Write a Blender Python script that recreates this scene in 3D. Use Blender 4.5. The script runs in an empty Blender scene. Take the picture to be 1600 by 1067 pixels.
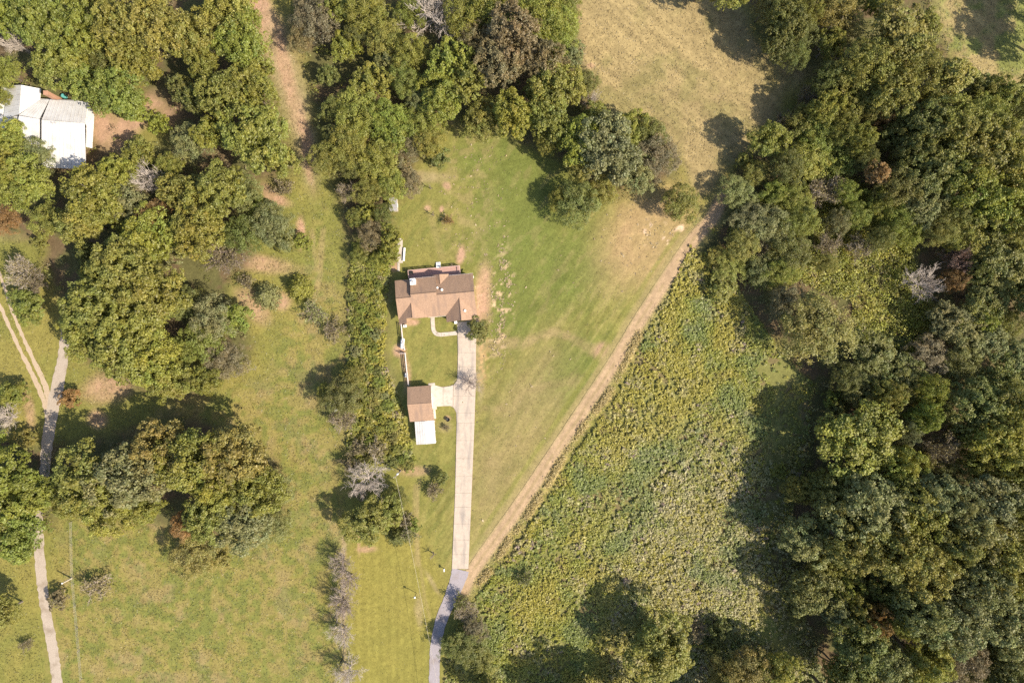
import bpy, math, random
import numpy as np
from mathutils import Vector

# ---------------------------------------------------------------- camera, sky, sun, exposure
SC = bpy.context.scene
COL = SC.collection
S = 0.14            # metres of ground per photo pixel
H = 160.0           # height of the camera above the ground
CX, CY = 800.0, 533.5
cam_d = bpy.data.cameras.new('camera')
cam = bpy.data.objects.new('camera', cam_d)
COL.objects.link(cam)
cam.location = (0, 0, H)
cam.rotation_euler = (0, 0, 0)
cam_d.sensor_width = 36.0
cam_d.sensor_fit = 'HORIZONTAL'
cam_d.lens = 36.0 * H / (1600 * S)
cam_d.clip_start = 1.0
cam_d.clip_end = 6000.0
SC.camera = cam

SUN_EL = math.radians(44.3)
SUN_H = Vector((0.888, -0.46)).normalized()
W = bpy.data.worlds.new('World')
SC.world = W
W.use_nodes = True
nt = W.node_tree
sky = nt.nodes.new('ShaderNodeTexSky')
sky.sky_type = 'NISHITA'
sky.sun_disc = False
sky.sun_elevation = SUN_EL
sky.sun_rotation = math.atan2(SUN_H.x, SUN_H.y)
sky.altitude = 200
sky.air_density = 1.0
sky.dust_density = 2.0
nt.links.new(sky.outputs[0], nt.nodes['Background'].inputs[0])
nt.nodes['Background'].inputs[1].default_value = 0.125
sun_d = bpy.data.lights.new('sun', 'SUN')
sun_d.energy = 4.9
sun_d.angle = math.radians(0.5)
sun_d.color = (1.0, 0.90, 0.73)
sun = bpy.data.objects.new('sun', sun_d)
COL.objects.link(sun)
dirv = Vector((-SUN_H.x * math.cos(SUN_EL), -SUN_H.y * math.cos(SUN_EL), -math.sin(SUN_EL)))
sun.rotation_euler = dirv.to_track_quat('-Z', 'Y').to_euler()
sun.location = (60, -30, 120)
SC.view_settings.view_transform = 'Standard'
SC.view_settings.look = 'None'
SC.view_settings.gamma = 1.0
SC.view_settings.use_curve_mapping = False
SC.view_settings.exposure = 0.66
SC.cycles.max_bounces = 6
SC.cycles.diffuse_bounces = 3
SC.cycles.glossy_bounces = 2
SC.cycles.transmission_bounces = 4
SC.cycles.use_denoising = False

# ---------------------------------------------------------------- helpers
def P(px, py, z=0.0):
    """photo pixel -> the point of the place at height z"""
    k = (H - z) / H * S
    return Vector(((px - CX) * k, (CY - py) * k, z))

def prop(o, label=None, cat=None, group=None, kind=None):
    if label: o['label'] = label
    if cat: o['category'] = cat
    if group: o['group'] = group
    if kind: o['kind'] = kind
    return o

def empty(name, loc, rz=0.0, parent=None):
    o = bpy.data.objects.new(name, None)
    COL.objects.link(o)
    o.location = loc
    o.rotation_euler = (0, 0, rz)
    o.empty_display_size = 0.5
    if parent: o.parent = parent
    return o

def link(name, me, parent=None, mat=None, loc=None):
    o = bpy.data.objects.new(name, me)
    COL.objects.link(o)
    if mat is not None and not me.materials: me.materials.append(mat)
    if parent: o.parent = parent
    if loc is not None: o.location = loc
    return o

def np_mesh(name, V, F, mat=None, col=None, smooth=False):
    """V (n,3), F (m,k) with k 3 or 4, col (n,3) point colours"""
    V = np.asarray(V, np.float32); F = np.asarray(F, np.int32)
    me = bpy.data.meshes.new(name)
    me.vertices.add(len(V)); me.vertices.foreach_set('co', V.ravel())
    k = F.shape[1]
    me.loops.add(F.size); me.loops.foreach_set('vertex_index', F.ravel())
    me.polygons.add(len(F))
    me.polygons.foreach_set('loop_start', np.arange(0, F.size, k, dtype=np.int32))
    me.polygons.foreach_set('loop_total', np.full(len(F), k, np.int32))
    if col is not None:
        a = me.color_attributes.new('tint', 'FLOAT_COLOR', 'POINT')
        c = np.ones((len(V), 4), np.float32); c[:, :3] = col
        a.data.foreach_set('color', c.ravel())
    me.update(calc_edges=True)
    if smooth: me.polygons.foreach_set('use_smooth', np.ones(len(F), bool))
    if mat: me.materials.append(mat)
    return me

class MB:
    """collects polygons for one mesh"""
    def __init__(s): s.v = []; s.f = []
    def face(s, pts):
        n = len(s.v); s.v += [tuple(p) for p in pts]; s.f.append(list(range(n, n + len(pts))))
    def prism(s, pts, d):
        """solid under the polygon pts (3D, counter clockwise seen from above) by vector d"""
        n = len(s.v); k = len(pts); d = Vector(d)
        s.v += [tuple(p) for p in pts] + [tuple(Vector(p) + d) for p in pts]
        s.f.append(list(range(n, n + k))); s.f.append(list(range(n + 2 * k - 1, n + k - 1, -1)))
        for i in range(k):
            j = (i + 1) % k
            s.f.append([n + j, n + i, n + k + i, n + k + j])
    def box(s, x0, y0, z0, x1, y1, z1):
        s.prism([(x0, y0, z1), (x1, y0, z1), (x1, y1, z1), (x0, y1, z1)], (0, 0, z0 - z1))
    def tube(s, path, radii, n=6, cap=True):
        base = len(s.v); m = len(path)
        for i, p in enumerate(path):
            p = Vector(p)
            a = Vector(path[max(i - 1, 0)]); b = Vector(path[min(i + 1, m - 1)])
            t = (b - a).normalized() if (b - a).length > 1e-6 else Vector((0, 0, 1))
            u = t.cross(Vector((0.31, 0.95, 0.07))).normalized(); w = t.cross(u)
            for j in range(n):
                an = 2 * math.pi * j / n
                s.v.append(tuple(p + (u * math.cos(an) + w * math.sin(an)) * radii[i]))
        for i in range(m - 1):
            for j in range(n):
                a = base + i * n + j; b = base + i * n + (j + 1) % n
                s.f.append([a, b, b + n, a + n])
        if cap:
            s.f.append([base + j for j in range(n)][::-1]); s.f.append([base + (m - 1) * n + j for j in range(n)])
    def lathe(s, prof, c=(0, 0, 0), n=12, axis='z'):
        base = len(s.v); m = len(prof); c = Vector(c)
        for r, z in prof:
            for j in range(n):
                an = 2 * math.pi * j / n
                q = Vector((r * math.cos(an), r * math.sin(an), z))
                if axis == 'y': q = Vector((q.x, q.z, q.y))
                if axis == 'x': q = Vector((q.z, q.x, q.y))
                s.v.append(tuple(c + q))
        for i in range(m - 1):
            for j in range(n):
                a = base + i * n + j; b = base + i * n + (j + 1) % n
                s.f.append([a, b, b + n, a + n])
        s.f.append([base + j for j in range(n)][::-1]); s.f.append([base + (m - 1) * n + j for j in range(n)])
    def mesh(s, name, mat=None, smooth=False):
        me = bpy.data.meshes.new(name); me.from_pydata(s.v, [], s.f); me.update()
        if mat: me.materials.append(mat)
        if smooth:
            for p in me.polygons: p.use_smooth = True
        return me
    def obj(s, name, mat=None, parent=None, smooth=False, loc=None):
        return link(name, s.mesh(name, mat, smooth), parent, None, loc)

# ---------------------------------------------------------------- numpy noise
def vnoise(X, Y, scale, seed):
    rs = np.random.RandomState(seed); L = rs.rand(256, 256).astype(np.float32)
    x = X / scale + seed * 7.31; y = Y / scale + seed * 3.17
    xi = np.floor(x).astype(int); yi = np.floor(y).astype(int)
    fx = x - xi; fy = y - yi
    fx = fx * fx * (3 - 2 * fx); fy = fy * fy * (3 - 2 * fy)
    a = L[xi & 255, yi & 255]; b = L[(xi + 1) & 255, yi & 255]
    c = L[xi & 255, (yi + 1) & 255]; d = L[(xi + 1) & 255, (yi + 1) & 255]
    return (a * (1 - fx) + b * fx) * (1 - fy) + (c * (1 - fx) + d * fx) * fy

def fbm(X, Y, scale, seed, octv=4):
    t = 0; w = 0.5; tot = 0
    for i in range(octv):
        t = t + w * vnoise(X, Y, scale / 2 ** i, seed + i * 11); tot += w; w *= 0.55
    return t / tot

def smooth(a, b, x):
    t = np.clip((x - a) / (b - a), 0, 1)
    return t * t * (3 - 2 * t)

def seg_dist(X, Y, pts):
    d = np.full(X.shape, 1e9, np.float32); sd = np.zeros(X.shape, np.float32)
    for (x0, y0), (x1, y1) in zip(pts[:-1], pts[1:]):
        dx, dy = x1 - x0, y1 - y0; l2 = dx * dx + dy * dy + 1e-9
        t = np.clip(((X - x0) * dx + (Y - y0) * dy) / l2, 0, 1)
        d = np.minimum(d, np.hypot(X - x0 - t * dx, Y - y0 - t * dy))
    return d

def inside(X, Y, poly):
    r = np.zeros(X.shape, bool); n = len(poly)
    for i in range(n):
        x0, y0 = poly[i]; x1, y1 = poly[(i + 1) % n]
        if y0 == y1: continue
        c = ((y0 > Y) != (y1 > Y)) & (X < (x1 - x0) * (Y - y0) / (y1 - y0) + x0)
        r ^= c
    return r

def poly_mask(X, Y, poly, soft):
    d = seg_dist(X, Y, poly + [poly[0]])
    s = np.where(inside(X, Y, poly), d, -d)
    return smooth(-soft, soft, s)

def ell(X, Y, cx, cy, rx, ry, ang=0.0, soft=0.35):
    a = math.radians(ang); c, s_ = math.cos(a), math.sin(a)
    u = ((X - cx) * c + (Y - cy) * s_) / rx; v = (-(X - cx) * s_ + (Y - cy) * c) / ry
    return 1 - smooth(1 - soft, 1 + soft, np.hypot(u, v))

# ---------------------------------------------------------------- materials
def new_mat(name):
    m = bpy.data.materials.new(name); m.use_nodes = True
    t = m.node_tree; b = t.nodes['Principled BSDF']
    b.inputs['Specular IOR Level'].default_value = 0.25
    return m, t, b

def noise_mat(name, c1, c2, scale=3.0, rough=0.85, bump=0.0, spec=0.25, detail=6, stretch=None, metal=0.0, c3=None, scale3=0.4, stretch3=None):
    m, t, b = new_mat(name)
    tc = t.nodes.new('ShaderNodeTexCoord'); mp = t.nodes.new('ShaderNodeMapping')
    t.links.new(tc.outputs['Object'], mp.inputs[0])
    if stretch: mp.inputs['Scale'].default_value = stretch
    n = t.nodes.new('ShaderNodeTexNoise'); n.inputs['Scale'].default_value = scale; n.inputs['Detail'].default_value = detail
    n.inputs['Roughness'].default_value = 0.65
    t.links.new(mp.outputs[0], n.inputs['Vector'])
    r = t.nodes.new('ShaderNodeValToRGB')
    r.color_ramp.elements[0].position = 0.32; r.color_ramp.elements[1].position = 0.68
    r.color_ramp.elements[0].color = (*c1, 1); r.color_ramp.elements[1].color = (*c2, 1)
    t.links.new(n.outputs['Fac'], r.inputs[0])
    out = r.outputs[0]
    if c3:
        n3 = t.nodes.new('ShaderNodeTexNoise'); n3.inputs['Scale'].default_value = scale3; n3.inputs['Detail'].default_value = 5
        mp3 = t.nodes.new('ShaderNodeMapping'); mp3.inputs['Scale'].default_value = stretch3 or (1, 1, 1)
        t.links.new(tc.outputs['Object'], mp3.inputs[0]); t.links.new(mp3.outputs[0], n3.inputs['Vector'])
        r3 = t.nodes.new('ShaderNodeValToRGB'); r3.color_ramp.elements[0].position = 0.5; r3.color_ramp.elements[1].position = 0.68
        t.links.new(n3.outputs['Fac'], r3.inputs[0])
        mx = t.nodes.new('ShaderNodeMixRGB'); t.links.new(r3.outputs[0], mx.inputs[0]); t.links.new(out, mx.inputs[1])
        mx.inputs[2].default_value = (*c3, 1); out = mx.outputs[0]
    t.links.new(out, b.inputs['Base Color'])
    b.inputs['Roughness'].default_value = rough; b.inputs['Specular IOR Level'].default_value = spec; b.inputs['Metallic'].default_value = metal
    if bump:
        bp = t.nodes.new('ShaderNodeBump'); bp.inputs['Strength'].default_value = bump; bp.inputs['Distance'].default_value = 0.05
        t.links.new(n.outputs['Fac'], bp.inputs['Height']); t.links.new(bp.outputs[0], b.inputs['Normal'])
    return m

def tint_mat(name, grain):
    """colour attribute times fine grain; for the ground and low plants"""
    m, t, b = new_mat(name)
    at = t.nodes.new('ShaderNodeVertexColor'); at.layer_name = 'tint'
    tc = t.nodes.new('ShaderNodeTexCoord')
    mul = at.outputs[0]
    for sc, lo, hi in grain:
        n = t.nodes.new('ShaderNodeTexNoise'); n.inputs['Scale'].default_value = sc; n.inputs['Detail'].default_value = 4
        n.inputs['Roughness'].default_value = 0.7
        t.links.new(tc.outputs['Object'], n.inputs['Vector'])
        mr = t.nodes.new('ShaderNodeMapRange'); mr.inputs[1].default_value = 0.3; mr.inputs[2].default_value = 0.7
        mr.inputs[3].default_value = lo; mr.inputs[4].default_value = hi
        t.links.new(n.outputs['Fac'], mr.inputs[0])
        mx = t.nodes.new('ShaderNodeVectorMath'); mx.operation = 'SCALE'
        t.links.new(mul, mx.inputs[0]); t.links.new(mr.outputs[0], mx.inputs['Scale']); mul = mx.outputs[0]
    t.links.new(mul, b.inputs['Base Color']); b.inputs['Roughness'].default_value = 0.95; b.inputs['Specular IOR Level'].default_value = 0.1
    bn = t.nodes.new('ShaderNodeTexNoise'); bn.inputs['Scale'].default_value = 2.2; bn.inputs['Detail'].default_value = 6
    t.links.new(tc.outputs['Object'], bn.inputs['Vector'])
    bp = t.nodes.new('ShaderNodeBump'); bp.inputs['Strength'].default_value = 0.5; bp.inputs['Distance'].default_value = 0.12
    t.links.new(bn.outputs['Fac'], bp.inputs['Height']); t.links.new(bp.outputs[0], b.inputs['Normal'])
    return m

def leaf_mat(name, use_object, transl=0.3):
    m = bpy.data.materials.new(name); m.use_nodes = True; t = m.node_tree
    t.nodes.remove(t.nodes['Principled BSDF'])
    at = t.nodes.new('ShaderNodeVertexColor'); at.layer_name = 'tint'
    c = at.outputs[0]
    if use_object:
        oi = t.nodes.new('ShaderNodeObjectInfo')
        mx = t.nodes.new('ShaderNodeVectorMath'); mx.operation = 'MULTIPLY'
        t.links.new(c, mx.inputs[0]); t.links.new(oi.outputs['Color'], mx.inputs[1]); c = mx.outputs[0]
    d = t.nodes.new('ShaderNodeBsdfDiffuse'); tr = t.nodes.new('ShaderNodeBsdfTranslucent'); g = t.nodes.new('ShaderNodeBsdfGlossy')
    g.inputs['Roughness'].default_value = 0.55; g.inputs['Color'].default_value = (1, 1, 1, 1)
    t.links.new(c, d.inputs[0]); t.links.new(c, tr.inputs[0])
    ms = t.nodes.new('ShaderNodeMixShader'); ms.inputs[0].default_value = transl
    t.links.new(d.outputs[0], ms.inputs[1]); t.links.new(tr.outputs[0], ms.inputs[2])
    m2 = t.nodes.new('ShaderNodeMixShader'); m2.inputs[0].default_value = 0.03
    t.links.new(ms.outputs[0], m2.inputs[1]); t.links.new(g.outputs[0], m2.inputs[2])
    t.links.new(m2.outputs[0], t.nodes['Material Output'].inputs[0])
    return m

def object_tint_mat(name, rough=0.8):
    m, t, b = new_mat(name)
    oi = t.nodes.new('ShaderNodeObjectInfo'); tc = t.nodes.new('ShaderNodeTexCoord')
    n = t.nodes.new('ShaderNodeTexNoise'); n.inputs['Scale'].default_value = 5
    t.links.new(tc.outputs['Object'], n.inputs['Vector'])
    mr = t.nodes.new('ShaderNodeMapRange'); mr.inputs[3].default_value = 0.6; mr.inputs[4].default_value = 1.35
    t.links.new(n.outputs['Fac'], mr.inputs[0])
    mx = t.nodes.new('ShaderNodeVectorMath'); mx.operation = 'SCALE'
    t.links.new(oi.outputs['Color'], mx.inputs[0]); t.links.new(mr.outputs[0], mx.inputs['Scale'])
    t.links.new(mx.outputs[0], b.inputs['Base Color']); b.inputs['Roughness'].default_value = rough
    return m

M = {}
M['ground'] = tint_mat('ground_cover', [(0.45, 0.88, 1.12), (1.3, 0.84, 1.16), (4.0, 0.82, 1.18), (11.0, 0.85, 1.15)])
M['leaf'] = leaf_mat('leaves', True, 0.36)
M['plant'] = leaf_mat('low_plants', False, 0.3)
M['bark'] = object_tint_mat('bark')
M['shingle'] = noise_mat('brown_shingles', (0.275, 0.178, 0.12), (0.385, 0.252, 0.172), 3.5, 0.9, 0.4, c3=(0.265, 0.178, 0.13), scale3=0.8, stretch3=(1.4, .35, .35))
M['siding'] = noise_mat('pale_siding', (0.62, 0.58, 0.52), (0.7, 0.66, 0.6), 2, 0.7)
M['white'] = noise_mat('white_paint', (0.72, 0.71, 0.69), (0.82, 0.81, 0.79), 3, 0.5)
M['metal_roof'] = noise_mat('white_metal_roofing', (0.54, 0.525, 0.51), (0.60, 0.585, 0.57), 0.8, 0.5, spec=0.3, c3=(0.50, 0.475, 0.45), scale3=0.5)
M['grey_metal'] = noise_mat('grey_sheet_metal', (0.30, 0.29, 0.29), (0.46, 0.44, 0.44), 2.0, 0.5)
M['concrete'] = noise_mat('weathered_concrete', (0.42, 0.345, 0.28), (0.51, 0.425, 0.345), 1.4, 0.9, 0.15, c3=(0.31, 0.265, 0.23), scale3=0.5, stretch3=(1.6, .3, 1))
M['concrete_new'] = noise_mat('pale_concrete', (0.44, 0.38, 0.32), (0.53, 0.465, 0.395), 1.2, 0.9, 0.1, c3=(0.37, 0.315, 0.26), scale3=0.9)
M['joint'] = noise_mat('joint_sand', (0.30, 0.245, 0.19), (0.36, 0.295, 0.23), 6, 0.95)
M['asphalt'] = noise_mat('sun_bleached_asphalt', (0.28, 0.25, 0.265), (0.345, 0.31, 0.33), 3.0, 0.9, 0.2, c3=(0.26, 0.22, 0.21), scale3=0.35)
M['gravel'] = noise_mat('pinkish_gravel', (0.33, 0.27, 0.215), (0.43, 0.36, 0.29), 3.5, 0.95, 0.3, c3=(0.27, 0.215, 0.16), scale3=0.5)
M['sand'] = noise_mat('pale_sandy_soil', (0.36, 0.275, 0.19), (0.47, 0.365, 0.26), 3.5, 0.95, 0.3)
M['deck'] = noise_mat('reddish_deck_wood', (0.33, 0.20, 0.17), (0.44, 0.28, 0.24), 2.0, 0.85, stretch=(1, 14, 1))
M['deck_rail'] = noise_mat('pinkish_rail_wood', (0.44, 0.29, 0.25), (0.54, 0.38, 0.33), 3.0, 0.8)
M['fence'] = noise_mat('pinkish_white_fence', (0.58, 0.47, 0.43), (0.74, 0.66, 0.62), 3.0, 0.7)
M['brick'] = noise_mat('orange_brick', (0.36, 0.19, 0.12), (0.46, 0.27, 0.18), 9.0, 0.9)
M['dark'] = noise_mat('dark_iron', (0.02, 0.02, 0.02), (0.04, 0.038, 0.036), 5.0, 0.5)
M['glass'] = noise_mat('window_glass', (0.03, 0.04, 0.05), (0.05, 0.06, 0.07), 1.0, 0.08, spec=0.6)
M['teal'] = noise_mat('turquoise_plastic', (0.10, 0.34, 0.32), (0.13, 0.40, 0.37), 3.0, 0.5)
M['pole_wood'] = noise_mat('grey_pole_wood', (0.22, 0.18, 0.15), (0.34, 0.29, 0.25), 4.0, 0.9)
M['pale_wood'] = noise_mat('pale_weathered_wood', (0.5, 0.43, 0.33), (0.64, 0.57, 0.46), 4.0, 0.9)
# ---------------------------------------------------------------- what grows or lies where (colours of the cover itself)
LAWN = np.array((0.178, 0.172, 0.045)); OLIVE = np.array((0.230, 0.195, 0.055)); LUSH = np.array((0.136, 0.155, 0.038))
STRAW = np.array((0.310, 0.236, 0.112)); DIRT = np.array((0.40, 0.25, 0.165)); TAN = np.array((0.33, 0.25, 0.15))
LITTER = np.array((0.125, 0.085, 0.052)); MULCH = np.array((0.10, 0.095, 0.04)); WEEDY = np.array((0.18, 0.175, 0.058))
TRACK = np.array((0.385, 0.265, 0.168)); GOLD = np.array((0.40, 0.31, 0.125))

TRACK_LINE = [(1136, 300), (1110, 345), (1085, 372), (1040, 438), (1000, 500), (967, 556), (930, 612), (870, 703), (815, 785), (775, 840), (740, 890), (722, 925)]
EDGE_LINE = [(1000, 520), (985, 550), (968, 585), (945, 625), (912, 665), (878, 718), (850, 765), (818, 815), (795, 845), (770, 885), (748, 912)]
FIELD = [(905, -40), (1120, -40), (1160, 20), (1205, 85), (1275, 100), (1225, 160), (1205, 230), (1150, 250), (1115, 300), (1085, 310), (1060, 250), (1010, 190), (945, 170), (905, 110), (890, 50)]
FIELD2 = [(1430, -40), (1660, -40), (1660, 190), (1590, 190), (1550, 135), (1480, 80), (1450, 40)]
WOOD_R = [(1120, -60), (1450, -60), (1480, 90), (1560, 150), (1700, 190), (1700, 1160), (1240, 1160), (1245, 1000), (1225, 860), (1235, 720), (1265, 620), (1220, 540), (1150, 480), (1090, 400), (1120, 330), (1170, 240), (1290, 130), (1200, 60)]
WEEDS = [(1078, 385), (1110, 400), (1150, 450), (1215, 545), (1270, 600), (1262, 700), (1240, 800), (1245, 900), (1270, 1010), (1300, 1110), (690, 1110), (700, 1000), (746, 932), (805, 855), (863, 768), (891, 721), (925, 671), (960, 625), (983, 583), (1004, 528), (1045, 462)]
WOOD_L = [(-60, -60), (370, -60), (400, 60), (440, 190), (458, 260), (430, 320), (390, 420), (390, 560), (300, 630), (230, 615), (120, 560), (60, 380), (-60, 350)]
WOOD_L2 = [(-60, 700), (70, 690), (110, 690), (260, 655), (330, 660), (430, 720), (450, 790), (330, 860), (250, 820), (100, 800), (40, 850), (-60, 870)]
WOOD_M = [(450, -60), (900, -60), (905, 80), (930, 170), (1050, 220), (1050, 280), (950, 310), (870, 240), (770, 200), (700, 190), (650, 250), (620, 300), (612, 420), (604, 480), (608, 560), (640, 700), (610, 720), (545, 700), (542, 520), (545, 420), (535, 330), (505, 230), (480, 130)]
BRUSH = [(552, 380), (612, 380), (604, 480), (600, 560), (616, 600), (645, 700), (650, 722), (610, 722), (545, 735), (540, 620), (544, 520), (546, 440)]
YARD = [(625, 290), (700, 190), (780, 205), (880, 260), (960, 320), (1010, 300), (1085, 372), (1000, 500), (870, 703), (735, 905), (700, 900), (640, 780), (640, 700), (612, 590), (607, 480), (612, 400)]

def mix(c, col, m):
    return c * (1 - m[..., None]) + np.asarray(col) * m[..., None]

def cover(X, Y):
    """albedo of the ground cover at photo-plane coordinates"""
    X = np.asarray(X, np.float32); Y = np.asarray(Y, np.float32)
    wx = (fbm(X, Y, 40, 91, 4) - 0.5) * 26; wy = (fbm(X, Y, 40, 57, 4) - 0.5) * 26
    XW, YW = X + wx, Y + wy
    big = fbm(X, Y, 110, 3, 5); med = fbm(X, Y, 26, 8, 4); fine = fbm(X, Y, 7, 17, 3)
    m = smooth(0.36, 0.66, big * 0.6 + med * 0.4)
    c = mix(np.broadcast_to(LAWN, X.shape + (3,)).copy(), OLIVE, m * 0.85)
    # meadow left of the bare line: mottled green and straw
    mead = poly_mask(XW, YW, [(100, 820), (250, 640), (420, 600), (470, 420), (500, 330), (545, 560), (535, 1110), (60, 1110)], 20)
    spots = smooth(0.52, 0.68, fbm(X, Y, 32, 23, 5))
    c = mix(c, STRAW * 0.82, mead * spots * 0.75)
    gsp = smooth(0.5, 0.66, fbm(X, Y, 60, 31, 4))
    c = mix(c, LAWN, mead * gsp * 0.7)
    mot = fbm(X, Y, 11, 37, 3)
    c = mix(c, np.array((0.255, 0.20, 0.075)), mead * smooth(0.5, 0.62, mot) * 0.55)
    c = mix(c, np.array((0.125, 0.15, 0.04)), mead * smooth(0.5, 0.38, mot) * 0.45)
    # strip of yellow lawn between bare line and drive
    st = poly_mask(X, Y, [(545, 850), (640, 800), (690, 900), (672, 1000), (668, 1110), (540, 1110)], 14)
    c = mix(c, np.array((0.225, 0.195, 0.048)), st * 0.7)
    stripe = 0.5 + 0.5 * np.sin(X * 2 * math.pi / 13.0 + wx * 0.08)
    mown = poly_mask(X, Y, [(615, 290), (700, 300), (716, 520), (715, 890), (690, 900), (668, 1110), (545, 1110), (545, 860), (640, 760), (605, 520)], 10)
    c = c * (1 + (mown * (stripe - 0.5) * 0.10)[..., None])
    # yard
    yard = poly_mask(XW, YW, YARD, 14)
    c = mix(c, np.array((0.190, 0.178, 0.053)), yard * 0.55)
    lush = np.maximum.reduce([ell(XW, YW, 815, 330, 75, 130, 8, 0.6), ell(XW, YW, 880, 420, 75, 75, 0, 0.7), ell(XW, YW, 800, 470, 50, 60, 20, 0.7), ell(XW, YW, 770, 250, 60, 50, 0, 0.6), ell(XW, YW, 890, 580, 75, 38, -45, 0.7)])
    c = mix(c, LUSH, np.clip(lush * (0.55 + 0.7 * med), 0, 1))
    c = mix(c, LUSH * 0.72, smooth(16, 3, seg_dist(XW, YW, [(815, 480), (850, 478), (868, 455), (876, 420), (880, 395)])) * 0.5)
    c = mix(c, STRAW * 0.85, smooth(14, 3, seg_dist(XW, YW, [(745, 540), (800, 531), (870, 524), (930, 545), (955, 560)])) * 0.75)
    c = mix(c, STRAW * 0.8, smooth(10, 2, seg_dist(XW, YW, [(760, 640), (800, 635), (840, 610), (900, 590)])) * 0.4)
    # swathes left by the mower, running beside the track
    u = (X * 0.83 + Y * 0.55); v = (-X * 0.55 + Y * 0.83)
    sw = vnoise(u, v / 14.0, 3.2, 41) * 0.55 + vnoise(u, v / 9.0, 6.5, 43) * 0.45
    band = yard * smooth(210, 60, seg_dist(X, Y, TRACK_LINE))
    c = c * (1 + (band * (sw - 0.5) * 0.75)[..., None])
    c = mix(c, STRAW * 0.9, band * smooth(0.55, 0.8, sw) * 0.35)
    tuft = fbm(u, v / 3.0, 8, 39, 3)
    c = mix(c, STRAW * 0.95, yard * smooth(0.58, 0.70, tuft) * 0.22 * (1 - mown))
    c = mix(c, LUSH * 0.85, yard * smooth(0.46, 0.36, tuft) * 0.4)
    c = mix(c, np.array((0.375, 0.25, 0.135)), ell(XW, YW, 1005, 370, 85, 55, -50, 0.7) * (0.45 + 0.5 * med))
    c = mix(c, STRAW * 0.85, ell(XW, YW, 800, 690, 52, 150, 22, 0.7) * (0.3 + 0.6 * med))
    pale = smooth(0.6, 0.7, fbm(X, Y, 9, 71, 3)) * np.maximum.reduce([ell(X, Y, 1015, 360, 26, 16, -40), ell(X, Y, 1044, 376, 13, 7), ell(X, Y, 1062, 358, 9, 5, -30) * 1.2])
    c = mix(c, np.array((0.58, 0.42, 0.29)), np.clip(pale, 0, 1))
    c = mix(c, STRAW, yard * ell(XW, YW, 730, 300, 40, 130, 0, 0.6) * smooth(0.5, 0.66, fbm(X, Y, 12, 77, 4)) * 0.4)
    c = mix(c, np.array((0.50, 0.36, 0.22)), ell(X, Y, 783, 475, 18, 75, 4, 0.6) * smooth(0.60, 0.66, fbm(X, Y, 8, 79, 3)) * 0.9)
    # hay field
    f = poly_mask(XW, YW, FIELD, 12)
    u2 = X * 0.74 + Y * 0.67; v2 = -X * 0.67 + Y * 0.74
    rows = vnoise(u2 / 14.0, v2, 3.4, 47) * 0.6 + vnoise(u2 / 8.0, v2, 8.0, 49) * 0.4
    fc = mix(np.broadcast_to(STRAW, X.shape + (3,)).copy(), np.array((0.225, 0.190, 0.078)), smooth(0.42, 0.66, big * 0.45 + med * 0.55) * 0.85)
    fc = fc * (0.76 + 0.40 * rows[..., None]) * (0.88 + 0.24 * fine[..., None])
    c = c * (1 - f[..., None]) + fc * f[..., None]
    c = mix(c, DIRT, ell(X, Y, 923, 103, 7, 4) * 0.6)
    c = mix(c, LAWN, ell(XW, YW, 1190, 215, 22, 16) * 0.6)
    f2 = poly_mask(XW, YW, FIELD2, 12)
    f2c = mix(np.broadcast_to(np.array((0.19, 0.20, 0.06)), X.shape + (3,)).copy(), STRAW, smooth(0.42, 0.6, big * 0.3 + med * 0.7) * 0.9)
    rows2 = vnoise(u2 / 10.0, v2, 4.0, 53)
    c = c * (1 - f2[..., None]) + (f2c * (0.8 + 0.4 * rows2[..., None])) * f2[..., None]
    # bare dirt
    for (x, y, rx, ry, a, k) in [(408, 15, 16, 42, -12, 1), (430, 80, 22, 60, -12, .5), (452, 130, 25, 95, -12, .55), (478, 225, 17, 70, -8, .55), (446, 110, 10, 80, -12, .7), (478, 225, 8, 60, -8, .7), (245, 150, 14, 24, 25, .9), (205, 190, 40, 16, -25, 1), (160, 195, 14, 36, 5, 1), (185, 215, 28, 30, 0, .8),
                                 (265, 180, 16, 22, 0, .8), (428, 305, 26, 10, 35, .9), (468, 365, 7, 22, 0, 1), (405, 412, 50, 14, 8, .7), (395, 475, 34, 16, 50, .7), (440, 470, 14, 12, 0, .8), (170, 605, 38, 22, -15, .75), (150, 655, 14, 14, 0, .8), (45, 640, 8, 30, -6, .6),
                                 (755, 464, 12, 48, 3, 1), (720, 397, 6, 14, 6, 1.1), (668, 326, 5, 4, 0, 1.1), (690, 327, 3, 5, 10, .9), (698, 291, 5, 7, -35, .9), (750, 575, 7, 50, 0, .5), (540, 28, 22, 8, 0, .7), (660, 275, 40, 9, 6, .55), (702, 185, 10, 12, 20, .5),
                                 (640, 503, 14, 6, -5, 1), (626, 548, 9, 9, 0, 1), (634, 575, 6, 34, -5, .6), (676, 655, 5, 26, -4, .6), (655, 955, 6, 22, -4, .5), (675, 910, 22, 4, 60, .5), (616, 416, 7, 7, 0, .9), (700, 655, 5, 4, 0, .8), (695, 668, 10, 8, 0, .35), (940, 545, 14, 9, -40, .7), (645, 735, 22, 8, 0, .6),
                                 (1300, 105, 30, 16, -30, .7), (1280, 20, 60, 30, 0, .4), (1380, 15, 25, 14, 0, .7), (560, 835, 3, 30, 0, .6), (573, 858, 16, 5, 0, .7), (20, 365, 40, 12, 0, .3), (110, 125, 40, 12, 20, .9)]:
        c = mix(c, DIRT if k > 0.55 else TAN, np.clip(ell(XW * 0.4 + X * 0.6, YW * 0.4 + Y * 0.6, x, y, rx, ry, a, 0.55) * min(k, 1) * (0.6 + 0.7 * fine), 0, 1))
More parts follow.
